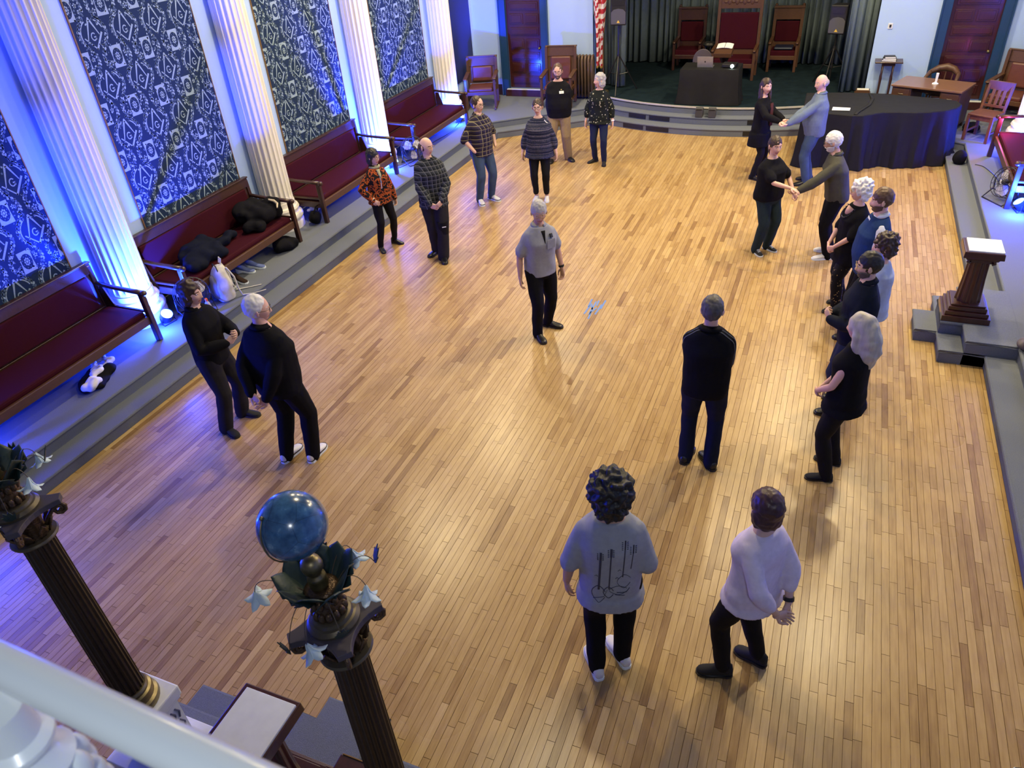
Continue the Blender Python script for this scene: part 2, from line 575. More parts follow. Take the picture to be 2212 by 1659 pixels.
stg = MB()
SE = [(CX + d, 21.35 - math.sqrt(5.1 ** 2 - d * d)) for d in np.linspace(-2.95, 2.95, 31)]
stg.loft([[(p[0], p[1], 0.29) for p in SE], [(p[0], p[1], 0.45) for p in SE]], closed=False, caps=False)
stage_front = struct(stg.build('trim_2', CARPET, smooth=S30))
sf = MB()
poly = SE + [(1.5, SE[-1][1]), (1.5, 20.6), (-6.3, 20.6), (-6.3, SE[0][1])]
sf.prism(poly, 0.40, 0.45)
stage_floor = struct(sf.build('trim_3', STAGEC))
stage_floor['label'] = 'dark teal carpeted stage floor'
ed = MB()
so = [(p[0], p[1] - 0.012) for p in SE]
ed.loft([[(p[0], p[1], 0.425) for p in so], [(p[0], p[1], 0.455) for p in so], [(p[0], p[1] + 0.035, 0.456) for p in so], [(p[0], p[1] + 0.035, 0.45) for p in so]], closed=False, caps=False)
struct(ed.build('trim_4', mat('stage_edge_strip', (0.62, 0.60, 0.56), 0.35, metal=0.3), smooth=S30))
for (k, xa, xb) in ((1, -4.22, -3.75), (1, -3.68, -3.18), (2, -4.16, -3.76), (2, -3.68, -3.22), (1, -1.66, -1.3), (2, -1.62, -1.3)):
    R = 5.55 if k == 1 else 5.30
    z0 = 0.02 if k == 1 else 0.17
    v = MB()
    xs = np.linspace(xa, xb, 5)
    for i in range(4):
        a = [(x, 21.35 - math.sqrt(R * R - (x - CX) ** 2) - 0.006) for x in (xs[i], xs[i + 1])]
        for j in range(4):
            v.bar((*a[0], z0 + 0.016 + j * 0.026), (*a[1], z0 + 0.016 + j * 0.026), 0.012, 0.014)
        v.bar((*a[0], z0 + 0.05), (*a[1], z0 + 0.05), 0.004, 0.1)
    o = v.build('floor_vent', BLACKM, parent=steps)

# ---- officers' platforms on the right and below the balcony
def dais(loc, rz, w):
    d = MB()
    def blk(x0, x1, y0, y1, z0, z1):
        d.box(((x0 + x1) / 2, (y0 + y1) / 2, (z0 + z1) / 2), (x1 - x0, y1 - y0, z1 - z0))
        r = 0.02
        d.tube([(x0, y0, z1 - r), (x1, y0, z1 - r), (x1, y1, z1 - r), (x0, y1, z1 - r)], r, 8, closed=True)
    # local: +y points to the floor, x along the edge
    blk(-w, w, -0.05, 0.45, 0, 0.152)
    blk(-0.24, 0.24, 0.42, 0.68, 0, 0.151)
    blk(-w, w, -0.30, 0.22, 0.0, 0.303)
    blk(-0.26, 0.26, -0.20, 0.455, 0.0, 0.3035)
    o = struct(d.build('trim_5', CARPET, smooth=S30))
    o.location = loc; o.rotation_euler = (0, 0, rz)
    return o
dr = dais((1.95, 8.74, 0), PI / 2, 0.65)
dr['label'] = 'grey carpeted dais of stacked steps under the right-hand lectern'
dn = dais((CX, 1.52, 0), 0, 1.18)
dn['label'] = 'grey carpeted dais of stacked steps under the near lectern'

# ---- walls
def wall(name, boxes, m=PAINT):
    b = MB()
    for c, s in boxes: b.box(c, s)
    return struct(b.build(name, m))
wl = wall('wall_left', [((-8.3, 8.4, 3.3), (0.2, 18.2, 6.6))])
wall('wall_right', [((3.53, 8.4, 3.3), (0.2, 18.2, 6.6))])
mx_ = lambda x: 2 * CX - x
def bx(x0, x1, z0, z1, y=17.45, t=0.2): return (((x0 + x1) / 2, y, (z0 + z1) / 2), (x1 - x0, t, z1 - z0))
wall('wall_back', [bx(-8.3, -7.42, 0.2, 6.6), bx(-7.42, -6.42, 2.75, 6.6), bx(-6.42, -5.27, 0.2, 6.6), bx(-5.27, 0.5, 4.3, 6.6),
                   bx(0.5, 1.65, 0.2, 6.6), bx(1.65, 2.65, 2.75, 6.6), bx(2.65, 3.55, 0.2, 6.6)])
wall('wall_stage', [((CX, 20.75, 3.4), (8.4, 0.1, 6.4)), ((-6.4, 19.1, 3.4), (0.1, 3.4, 6.4)), ((1.63, 19.1, 3.4), (0.1, 3.4, 6.4)), ((CX, 19.1, 4.6), (8.2, 3.4, 0.1))],
     mat('stage_black_paint', (0.012, 0.012, 0.016), 0.85))
wall('wall_balcony', [((CX, -1.45, 3.55), (11.7, 3.1, 0.16))], mat('balcony_soffit', (0.25, 0.25, 0.27), 0.8))
bb = MB()
bb.box((-8.19, 8.4, 0.42), (0.03, 18.0, 0.24)); struct(bb.build('baseboard_left', WOOD))
bb = MB()
for a, b in ((-8.2, -7.56), (-6.38, -5.27)): bb.box(((a + b) / 2, 17.335, 0.42), (b - a, 0.03, 0.24))
for a, b in ((0.5, 1.61), (2.79, 3.43)): bb.box(((a + b) / 2, 17.335, 0.42), (b - a, 0.03, 0.24))
struct(bb.build('baseboard_back', WOOD))

# ---- doors in the back wall
def door(n, xc):
    fr = MB()
    for sx in (-1, 1):
        fr.box((xc + sx * 0.50, 17.335, 1.6), (0.15, 0.09, 2.6))
        fr.box((xc + sx * 0.585, 17.325, 1.6), (0.03, 0.11, 2.6))
    fr.box((xc, 17.335, 2.83), (1.2, 0.09, 0.15))
    d = struct(fr.build('door_%d' % n, PAINTB, bevel=0.006))
    MB().box((xc, 17.42, 1.62), (0.86, 0.05, 2.3)).build('door_leaf', WOODR, d)
    z = 0.56
    for i in range(8):
        h = 0.21 if i % 2 else 0.17
        for sx in ((-1, 1) if i % 2 else (0,)):
            p = MB()
            wd = 0.33 if sx else 0.7
            p.box((xc + sx * 0.19, 17.388, z + h / 2), (wd, 0.018, h), m=0)
            p.box((xc + sx * 0.19, 17.376, z + h / 2), (wd - 0.07, 0.014, h - 0.06), m=0)
            p.build('door_panel', WOODR, d, bevel=0.006)
        z += h + 0.075
    k = MB(); k.ell((xc + 0.36, 17.34, 1.35), 0.03); k.tube([(xc + 0.36, 17.36, 1.35), (xc + 0.36, 17.40, 1.35)], 0.012)
    k.build('door_knob', BRASS, d, smooth=True)
    MB().box((xc, 17.27, 0.375), (1.0, 0.10, 0.15)).build('door_step', WOODR, d, bevel=0.004)
    MB().box((xc, 17.265, 0.457), (0.94, 0.07, 0.016)).build('threshold', WHITEP, d)
    return d
door(1, -6.92)['label'] = 'dark red panelled door in a blue frame left of the stage'
door(2, 2.15)['label'] = 'dark red panelled door in a blue frame right of the stage'

# ---- figured wall panels between the columns
def motif(mb, y0, y1, z0, z1):
    X = -8.186
    rnd = random.Random(int(y0 * 10))
    def poly(pts, m=0, dx=0.0):
        cl = [(min(max(p[0], y0), y1), min(max(p[1], z0), z1)) for p in pts]
        ys = [c[0] for c in cl]; zs = [c[1] for c in cl]
        if max(ys) - min(ys) < 0.004 or max(zs) - min(zs) < 0.004: return
        mb.add([(X + dx, a, b) for a, b in cl], [tuple(range(len(cl)))], m)
    def el(cy, cz, ry, rz_, m=0, n=8, rot=0.0, dx=0.0):
        poly([(cy + ry * math.cos(t) * math.cos(rot) - rz_ * math.sin(t) * math.sin(rot), cz + ry * math.cos(t) * math.sin(rot) + rz_ * math.sin(t) * math.cos(rot)) for t in [2 * PI * k / n for k in range(n)]], m, dx)
    def seg(a, b, w0, w1=None, m=0, dx=0.0):
        w1 = w0 if w1 is None else w1
        d = Vector((b[0] - a[0], b[1] - a[1])); d.normalize()
        n = (-d[1], d[0])
        poly([(a[0] + n[0] * w0, a[1] + n[1] * w0), (a[0] - n[0] * w0, a[1] - n[1] * w0), (b[0] - n[0] * w1, b[1] - n[1] * w1), (b[0] + n[0] * w1, b[1] + n[1] * w1)], m, dx)
    def ring(cy, cz, r, w, t0, t1, n=9, m=0, sy=1.0):
        for k in range(n):
            a, b = t0 + (t1 - t0) * k / n, t0 + (t1 - t0) * (k + 1) / n
            poly([(cy + sy * (r - w) * math.cos(a), cz + (r - w) * math.sin(a)), (cy + sy * (r + w) * math.cos(a), cz + (r + w) * math.sin(a)), (cy + sy * (r + w) * math.cos(b), cz + (r + w) * math.sin(b)), (cy + sy * (r - w) * math.cos(b), cz + (r - w) * math.sin(b))], m)
    TW, TH = 0.48, 0.575
    top = min(z1, 4.5)
    j = -1
    while z0 - 0.3 + j * TH < top:
        for i in range(-1, 6):
            cy, cz = y0 + 0.50 + i * TW, 0.99 + j * TH
            # medallion
            poly([(cy - 0.085, cz - 0.125), (cy + 0.085, cz - 0.125), (cy + 0.075, cz), (cy + 0.085, cz + 0.125), (cy - 0.085, cz + 0.125), (cy - 0.075, cz)])
            el(cy, cz, 0.068, 0.092, 2, 14, dx=0.001)
            for k in range(8):
                a = 2 * PI * k / 8
                el(cy + 0.026 * math.cos(a), cz + 0.036 * math.sin(a), 0.009, 0.013, 0, 6, dx=0.002)
                el(cy + 0.052 * math.cos(a + 0.4), cz + 0.070 * math.sin(a + 0.4), 0.006, 0.009, 1, 5, dx=0.002)
            el(cy, cz, 0.013, 0.017, 0, 7, dx=0.002)
            # square, compasses and letter
            ey, ez = cy + 0.24, cz + 0.29
            seg((ey - 0.01, ez + 0.15), (ey - 0.10, ez - 0.09), 0.013, 0.004); seg((ey + 0.01, ez + 0.15), (ey + 0.09, ez - 0.02), 0.012, 0.005)
            el(ey, ez + 0.155, 0.016, 0.024)
            seg((ey - 0.13, ez - 0.03), (ey + 0.005, ez - 0.17), 0.007); seg((ey + 0.13, ez + 0.0), (ey - 0.005, ez - 0.17), 0.012)
            ring(ey, ez - 0.03, 0.040, 0.007, 0.7, 5.9, 10, sy=0.8); seg((ey + 0.004, ez - 0.035), (ey + 0.036, ez - 0.035), 0.007); seg((ey + 0.03, ez - 0.035), (ey + 0.03, ez - 0.065), 0.006)
            ring(ey, ez - 0.01, 0.165, 0.007, 0.35, 1.15, 4); ring(ey, ez - 0.01, 0.165, 0.007, 2.0, 4.0, 8); ring(ey, ez - 0.01, 0.165, 0.006, 5.4, 6.2, 4)
            ring(ey, ez - 0.01, 0.205, 0.006, 0.3, 1.2, 4, 1); ring(ey, ez - 0.01, 0.205, 0.006, 2.0, 3.2, 5, 1)
            # leaf vines and sprigs
            for sgn in (-1, 1):
                for k in range(16):
                    t = k / 16
                    vy = cy + sgn * (0.12 + 0.075 * math.cos(2 * PI * t)) ; vz = cz + (t - 0.5) * TH + 0.29
                    el(vy + 0.012, vz, 0.013, 0.021, 1 if k % 3 else 0, 6, 0.5 * sgn)
                    el(vy - 0.012, vz + 0.012, 0.010, 0.017, 0 if k % 2 else 1, 6, -0.5 * sgn)
                for q in range(13):
                    el(cy + sgn * rnd.uniform(0.095, 0.2), cz + rnd.uniform(-0.2, 0.2), rnd.uniform(0.009, 0.02), rnd.uniform(0.006, 0.014), rnd.choice((0, 1, 1)), 6, rnd.uniform(0, 3))
                for q in range(12):
                    el(ey + sgn * rnd.uniform(0.03, 0.2), ez + rnd.uniform(0.12, 0.26) * (1 if q % 2 else -1), rnd.uniform(0.008, 0.018), rnd.uniform(0.006, 0.012), rnd.choice((0, 1, 1)), 6, rnd.uniform(0, 3))
            for k in range(5):
                a = PI / 2 + 2 * PI * k / 5
                el(cy - 0.12 + 0.022 * math.cos(a), cz - 0.06 + 0.022 * math.sin(a), 0.013, 0.009, 0, 6, a)
                el(cy + 0.125 + 0.018 * math.cos(a), cz + 0.03 + 0.018 * math.sin(a), 0.011, 0.008, 0, 6, a)
        j += 1

PANEL0 = 3.53
for k in range(4):
    ya = PANEL0 + 3.13 * k; yb = ya + 1.92
    p = MB().box((-8.194, (ya + yb) / 2, 3.15), (0.014, yb - ya, 4.5)).build('wall_panel', PANELB, wl)
    mm = MB(); motif(mm, ya + 0.004, yb - 0.004, 0.95, 5.3)
    o = mm.build('woven_motifs', [WEAVE, WEAVED, PANELB], p, recalc=False); o['kind'] = 'stuff'
    t = MB()
    for y in (ya, yb): t.box((-8.19, y, 3.15), (0.022, 0.014, 4.5))
    t.build('panel_edging', GILT, p)
MB().box((-8.19, 16.67, 2.6), (0.02, 1.0, 3.6)).build('wall_panel', mat('plain_navy_panel', (0.012, 0.018, 0.09), 0.6), wl)

# ---- fluted wall columns with moulded bases
def wall_column(x, y, label, group=None):
    t = thing('fluted_column', label, 'column', (x, y, 0.30), 0, group)
    b = MB()
    b.lathe([(0.0, 0), (0.345, 0), (0.345, 0.10), (0.335, 0.12), (0.33, 0.13), (0.35, 0.16), (0.355, 0.19), (0.34, 0.23), (0.30, 0.245), (0.29, 0.27), (0.30, 0.285), (0.315, 0.31), (0.30, 0.345), (0.275, 0.36), (0.265, 0.39), (0.262, 0.43), (0.0, 0.43)], 40)
    b.build('column_base', PLASTER, t, smooth=S30)
    rings = []
    nf = 20
    for z, k in ((0.425, 0), (0.47, 0.0), (0.50, 0.6), (0.53, 1.0), (6.2, 1.0)):
        r0 = 0.252 - 0.004 * (z - 0.4)
        ring = []
        for j in range(nf):
            for q, dr_ in ((0.0, 0), (0.16, 0), (0.22, -0.012), (0.42, -0.026), (0.6, -0.028), (0.8, -0.026), (1.0 - 0.04, -0.012)):
                a = 2 * PI * (j + q) / nf
                r = r0 + dr_ * k
                ring.append((r * math.cos(a), r * math.sin(a), z))
        rings.append(ring)
    b = MB(); b.loft(rings); b.build('column_shaft', PLASTER, t, smooth=math.radians(50))
    return t
names = ['white fluted column nearest the balcony, base washed in blue light', 'white fluted column standing between the second and third benches, unlit base', 'white fluted column by the fan behind the woman in orange', 'white fluted column in the far left corner beyond the last bench']
col0 = None
for k in range(4):
    y = 5.98 + 3.11 * k
    col0 = wall_column(-8.02, y, names[k]) if k == 0 else copy_tree(col0, (-8.02, y, 0.30), 0, names[k]) and col0
copy_tree(col0, (3.16, 15.25, 0.30), 0, 'white fluted column on the right wall, lit pink and violet behind the wooden chair')
# ================================================================== BENCHES
def bench(label):
    """long padded lodge bench; local x+ is the front, y along its length, z=0 on the platform"""
    t = thing('bench', label, 'bench', (0, 0, 0))
    L = 1.19
    MB().box((0.02, 0, 0.372), (0.60, 2 * L - 0.10, 0.085)).build('seat_cushion', MAROON, t, bevel=0.03)
    MB().box((0.335, 0, 0.295), (0.045, 2 * L - 0.06, 0.105)).build('front_rail', WOODM, t, bevel=0.008)
    MB().box((0.0, 0, 0.30), (0.62, 2 * L - 0.12, 0.05)).build('seat_board', WOOD, t)
    T = Matrix.Translation((-0.36, 0, 0.30)) @ Matrix.Rotation(math.radians(-4), 4, 'Y')
    b = MB(); b.box((0, 0, 0.32), (0.03, 2 * L - 0.08, 0.66), T=T); b.build('back_panel', WOOD, t)
    b = MB(); b.box((0.03, 0, 0.32), (0.035, 2 * L - 0.24, 0.42), T=T); b.build('back_cushion', MAROON, t, bevel=0.015)
    b = MB(); b.box((0.005, 0, 0.60), (0.055, 2 * L, 0.13), T=T); b.box((0.005, 0, 0.668), (0.085, 2 * L + 0.02, 0.022), T=T)
    b.build('top_rail', WOOD, t, bevel=0.006)
    b = MB(); b.box((0.015, 0, 0.06), (0.05, 2 * L - 0.08, 0.08), T=T); b.build('lower_back_rail', WOOD, t, bevel=0.006)
    for s in (-1, 1):
        y = s * (L - 0.025)
        b = MB(); b.bar((0.36, y, 0.0), (0.345, y, 0.64), 0.07, 0.06); b.build('leg', WOOD, t, bevel=0.008)
        b = MB(); b.bar((-0.30, y, 0.0), (-0.36, y, 0.35), 0.07, 0.06); b.bar((-0.36, y, 0.33), (-0.405, y, 0.93), 0.07, 0.06); b.build('leg', WOOD, t, bevel=0.008)
        b = MB(); b.tube([(-0.37, y, 0.70), (-0.1, y, 0.675), (0.2, y, 0.665), (0.36, y, 0.66)], [0.034, 0.034, 0.038, 0.04], 8, flat=0.7); b.ell((0.385, y, 0.655), (0.045, 0.042, 0.036))
        b.build('arm', WOOD, t, smooth=True)
        b = MB(); b.box((0.0, y, 0.30), (0.66, 0.035, 0.10)); b.box((0.0, y, 0.40), (0.66, 0.03, 0.03)); b.build('end_rail', WOOD, t, bevel=0.005)
        b = MB(); b.prism([(-0.33, 0.66), (-0.36, 0.30), (-0.14, 0.30), (-0.27, 0.66)], -0.012, 0.012, T=Matrix.Translation((0, y, 0)) @ Matrix.Rotation(PI / 2, 4, 'X'))
        b.build('end_bracket', WOOD, t, bevel=0.004)
    return t
bl = ['maroon padded wooden bench nearest the balcony on the left', 'maroon padded wooden bench with two dark coats on it, left side',
      'maroon padded wooden bench behind the woman in orange, left side', 'maroon padded wooden bench farthest along the left wall, behind the fan']
BY = [4.44, 7.44, 10.53, 13.68]
b0 = bench(bl[0])
b0.location = (-7.72, BY[0], 0.30)
b0['group'] = 'lodge benches'
for k in (1, 2, 3): copy_tree(b0, (-7.72, BY[k], 0.30), 0, bl[k])
copy_tree(b0, (2.88, 13.25, 0.30), PI, 'maroon padded wooden bench on the right platform behind the fan')

# ================================================================== LED uplights
def uplight(x, y, label, aim):
    t = thing('uplight', label, 'stage light', (x, y, 0.30), aim, 'blue uplights')
    T = Matrix.Translation((0, 0, 0.11)) @ Matrix.Rotation(math.radians(38), 4, 'X')
    b = MB(); b.lathe([(0.0, -0.10), (0.06, -0.10), (0.075, -0.06), (0.075, 0.04), (0.08, 0.05), (0.072, 0.05), (0.07, 0.035), (0, 0.035)], 16, T=T); b.build('housing', BLACKM, t, smooth=S30)
    b = MB(); b.lathe([(0, 0.036), (0.069, 0.036), (0.069, 0.042), (0, 0.046)], 16, T=T); b.build('lens', GLOW, t, smooth=S30)
    b = MB(); b.tube([(-0.095, 0, 0.11), (-0.095, 0.0, 0.03), (-0.09, -0.04, 0.008), (0.09, -0.04, 0.008), (0.095, 0, 0.03), (0.095, 0, 0.11)], 0.007, 6); b.tube([(-0.095, 0, 0.03), (-0.09, 0.07, 0.008), (0.09, 0.07, 0.008), (0.095, 0, 0.03)], 0.007, 6)
    b.build('yoke', BLACKM, t)
    return t
for (x, y), l, a in (((-7.56, 5.98), 'blue uplight at the foot of the nearest white column', 1.4), ((-7.60, 12.03), 'blue uplight glowing beside the fan at the end of the third bench', 1.8),
                     ((-7.60, 15.0), 'blue uplight glowing at the far end of the last left bench', 1.4), ((2.66, 12.02), 'blue uplight on the right platform beside the fan', -1.4),
                     ((2.95, 14.78), 'blue uplight at the foot of the right-hand column', -1.2)):
    uplight(x, y, l, a)

# ================================================================== FANS
def floor_fan(loc, rz, label, col):
    t = thing('floor_fan', label, 'fan', loc, rz, 'floor fans')
    T = Matrix.Translation((0, 0, 0.27)) @ Matrix.Rotation(math.radians(-18), 4, 'X')
    def TP(ps): return [T @ Vector(p) for p in ps]
    R = 0.215
    b = MB()
    for r, y in ((R, -0.07), (R, 0.07), (R + 0.004, 0.0), (R * 0.66, -0.10), (R * 0.33, -0.108), (0.05, -0.11), (R * 0.6, 0.10)):
        b.tube(TP([(r * math.cos(a), y, r * math.sin(a)) for a in [2 * PI * k / 20 for k in range(20)]]), 0.005 if r > R * 0.9 else 0.003, 5, closed=True)
    for k in range(16):
        a = 2 * PI * k / 16
        c, s = math.cos(a), math.sin(a)
        b.tube(TP([(0.05 * c, -0.11, 0.05 * s), (R * 0.6 * c, -0.10, R * 0.6 * s), (R * c, -0.07, R * s), (R * c, 0.07, R * s), (R * 0.6 * c, 0.10, R * 0.6 * s), (0.05 * c, 0.115, 0.05 * s)]), 0.0022, 4)
    b.build('cage', BLACKM, t)
    for k in range(3):
        a = 2 * PI * k / 3 + 0.4
        bl_ = MB()
        ps = []
        for u, wd, tw in ((0.035, 0.035, 0.5), (0.09, 0.075, 0.42), (0.15, 0.085, 0.3), (0.19, 0.055, 0.22)):
            ps.append([T @ (Matrix.Rotation(-a, 4, 'Y') @ Vector((u, q * wd * math.sin(tw), q * wd * math.cos(tw)))) for q in (-1, 0, 1)])
        bl_.loft(ps, closed=False, caps=False); bl_.build('fan_blade', col, t)
    b = MB(); b.tube(TP([(0, -0.05, 0), (0, 0.14, 0)]), 0.045, 12, round_ends=True); b.build('motor', BLACKP, t, smooth=True)
    b = MB()
    b.tube([(-0.235, 0, 0.27), (-0.235, 0.02, 0.10), (-0.20, 0.16, 0.012), (0.20, 0.16, 0.012), (0.235, 0.02, 0.10), (0.235, 0, 0.27)], 0.010, 8)
    b.tube([(-0.235, 0.02, 0.12), (-0.20, -0.17, 0.012), (0.20, -0.17, 0.012), (0.235, 0.02, 0.12)], 0.010, 8)
    b.build('stand', BLACKM, t, smooth=True)
    return t
BLADE = mat('grey_fan_blade', (0.45, 0.45, 0.5), 0.4)
floor_fan((-7.38, 6.32, 0.30), 1.2, 'dark round floor fan beside the nearest white column', BLADE)
floor_fan((-7.34, 12.36, 0.30), 1.0, 'dark round floor fan beside the third bench, near the bald man', BLADE)
floor_fan((2.50, 12.40, 0.30), -1.0, 'round floor fan on the right platform in violet light', BLADE)

# ================================================================== LECTERNS
def lectern(loc, rz, label):
    t = thing('lectern', label, 'lectern', loc, rz, 'fluted lecterns')
    b = MB()
    for s, z0, z1 in ((0.48, 0, 0.07), (0.43, 0.07, 0.12), (0.38, 0.12, 0.17), (0.34, 0.17, 0.19)): b.box((0, 0, (z0 + z1) / 2), (s, s, z1 - z0))
    b.build('stepped_base', WOODR, t, bevel=0.006)
    rings = []
    for z, r in ((0.185, 0.135), (0.22, 0.130), (0.45, 0.115), (0.68, 0.108)):
        ring = []
        for j in range(12):
            for q, d in ((0, 0), (0.2, 0), (0.35, -0.008), (0.65, -0.012), (0.85, -0.008)):
                a = 2 * PI * (j + q) / 12
                ring.append(((r + d) * math.cos(a), (r + d) * math.sin(a), z))
        rings.append(ring)
    b = MB(); b.loft(rings); b.build('fluted_post', WOODR, t, smooth=math.radians(50))
    b = MB(); b.box((0, 0, 0.70), (0.22, 0.22, 0.05), top=1.2); b.box((0, 0, 0.74), (0.30, 0.30, 0.04), top=1.15)
    for sx in (-1, 1):
        b.tube([(sx * 0.10, 0.125, 0.68), (sx * 0.13, 0.125, 0.69), (sx * 0.12, 0.125, 0.72)], 0.018, 6); b.tube([(sx * 0.10, -0.125, 0.68), (sx * 0.13, -0.125, 0.69), (sx * 0.12, -0.125, 0.72)], 0.018, 6)
    b.build('capital', WOODR, t, bevel=0.004)
    b = MB(); b.box((0, 0, 0.795), (0.39, 0.40, 0.075), top=0.97); b.build('top_frame', WOODR, t, bevel=0.008)
    b = MB(); b.box((0.012, -0.008, 0.838), (0.335, 0.345, 0.02)); b.build('white_top', WHITEM, t, bevel=0.004)
    return t
lectern((1.73, 8.72, 0.303), 0, 'dark fluted wooden lectern with a white top on the right-hand dais')
lectern((CX - 0.015, 1.47, 0.303), 0, 'dark fluted wooden lectern with a white top below the balcony rail')

# ================================================================== CHAIRS
def throne(loc, rz, label, w, h, wood, carved=False, group=None):
    t = thing('throne_chair', label, 'chair', loc, rz, group)
    hw = w / 2
    b = MB(); b.box((0, -0.02, 0.40), (w - 0.10, 0.52, 0.12)); b.build('seat_cushion', MAROON, t, bevel=0.02)
    b = MB(); b.box((0, -0.02, 0.31), (w - 0.04, 0.56, 0.09)); b.build('seat_rail', wood, t, bevel=0.006)
    for sx in (-1, 1):
        b = MB(); b.bar((sx * (hw - 0.03), -0.28, 0), (sx * (hw - 0.03), -0.28, 0.62), 0.06); b.build('leg', wood, t, bevel=0.006)
        b = MB(); b.bar((sx * (hw - 0.03), 0.26, 0), (sx * (hw - 0.03), 0.30, h), 0.065); b.ell((sx * (hw - 0.03), 0.30, h + 0.02), 0.035); b.build('leg', wood, t)
        b = MB(); b.bar((sx * (hw - 0.03), 0.28, 0.66), (sx * (hw - 0.03), -0.28, 0.63), 0.07, 0.045); b.ell((sx * (hw - 0.03), -0.31, 0.63), (0.042, 0.05, 0.032)); b.build('arm', wood, t, smooth=S30)
    b = MB(); b.box((0, 0.295, h - 0.17), (w - 0.10, 0.04, 0.24 if not carved else 0.34)); b.box((0, 0.29, h - 0.02), (w + 0.02, 0.08, 0.05)); b.build('back_rail', wood, t, bevel=0.006)
    if carved:
        b = MB()
        for k in range(9): b.ell((-hw + 0.16 + k * (w - 0.32) / 8, 0.272, h - 0.2), (0.04, 0.012, 0.03 + 0.03 * (k % 2)))
        b.build('carving', wood, t, smooth=True)
    b = MB(); b.box((0, 0.295, 0.5), (w - 0.10, 0.035, 0.14)); b.build('lower_back_rail', wood, t)
    bh = (h - 0.32 if not carved else h - 0.42) - 0.56
    b = MB(); b.box((0, 0.285, 0.56 + bh / 2), (w - 0.14, 0.06, bh)); b.build('back_cushion', MAROON, t, bevel=0.02)
    return t
throne((-3.55, 19.72, 0.45), 0, 'tall wooden throne with maroon upholstery on stage left of the centre throne', 0.68, 1.32, WOOD, group='thrones on the stage')
throne((-1.34, 19.72, 0.45), 0, 'tall wooden throne with a dark cushion on its seat, right side of the stage', 0.66, 1.32, WOODM, group='thrones on the stage')
throne((-2.34, 18.85, 0.45), 0, 'largest throne with carved wooden crest at the middle of the stage', 0.98, 1.75, WOODM, True, group='thrones on the stage')
b = MB(); b.box((0, 0, 0), (0.42, 0.36, 0.06))
o = b.build('seat_pad', mat('navy_seat_pad', (0.012, 0.02, 0.05), 0.4), bevel=0.03); o.location = (-1.34, 19.66, 0.95); tag(o, 'dark navy pad lying on the right-hand stage throne', 'cushion')

def lodge_armchair(loc, rz, label, rocker=False, tall=1.12):
    t = thing('armchair', label, 'chair', loc, rz)
    hw = 0.33
    b = MB(); b.box((0, -0.02, 0.42), (0.56, 0.52, 0.09)); b.build('seat_cushion', LEATHER, t, bevel=0.03)
    b = MB(); b.box((0, -0.02, 0.35), (0.62, 0.55, 0.08)); b.build('seat_rail', WOODM, t, bevel=0.006)
    for sx in (-1, 1):
        b = MB(); b.bar((sx * hw, -0.28, 0.02), (sx * hw, -0.28, 0.66), 0.055); b.build('leg', WOODM, t, bevel=0.005)
        b = MB(); b.bar((sx * hw, 0.24, 0.02), (sx * hw, 0.32, tall), 0.055); b.ell((sx * hw, 0.32, tall + 0.01), (0.03, 0.03, 0.03)); b.build('leg', WOODM, t)
        b = MB(); b.bar((sx * hw, 0.30, 0.70), (sx * hw, -0.30, 0.665), 0.085, 0.035); b.ell((sx * hw, -0.31, 0.665), (0.048, 0.04, 0.022)); b.build('arm', WOODM, t, smooth=S30)
        if rocker:
            b = MB(); b.tube([(sx * hw, -0.42, 0.045), (sx * hw, -0.25, 0.02), (sx * hw, 0.1, 0.018), (sx * hw, 0.35, 0.04), (sx * hw, 0.5, 0.075)], 0.024, 6); b.build('rocker', WOODM, t)
        else:
            b = MB(); b.bar((sx * hw, -0.28, 0.16), (sx * hw, 0.25, 0.16), 0.03, 0.04); b.build('stretcher', WOODM, t)
    T = Matrix.Translation((0, 0.26, 0.46)) @ Matrix.Rotation(math.radians(-7), 4, 'X')
    b = MB(); b.box((0, 0.02, tall - 0.54), (0.66, 0.035, 0.20), T=T); b.box((0, 0.02, tall - 0.43), (0.72, 0.06, 0.03), T=T); b.build('top_rail', WOODM, t, bevel=0.006)
    b = MB(); b.box((0, 0.03, (tall - 0.6) / 2), (0.62, 0.02, tall - 0.6), T=T); b.build('back_board', WOODM, t)
    b = MB(); b.box((0, -0.015, (tall - 0.66) / 2 + 0.03), (0.46, 0.06, tall - 0.68), T=T); b.build('back_cushion', LEATHER, t, bevel=0.03)
    return t
lodge_armchair((-7.62, 16.30, 0.30), 0.30, 'wooden rocking armchair with brown leather back in the far left corner', True, 1.0)
lodge_armchair((-5.86, 16.62, 0.30), 0.12, 'wide wooden armchair with brown leather back in front of the radiator', False, 1.16)
lodge_armchair((2.98, 16.75, 0.30), -0.5, 'wooden armchair half hidden in the far right corner', False, 1.1)
lodge_armchair((2.80, 8.72, 0.30), -1.5, 'wooden armchair at the right edge behind the lectern', False, 1.15)

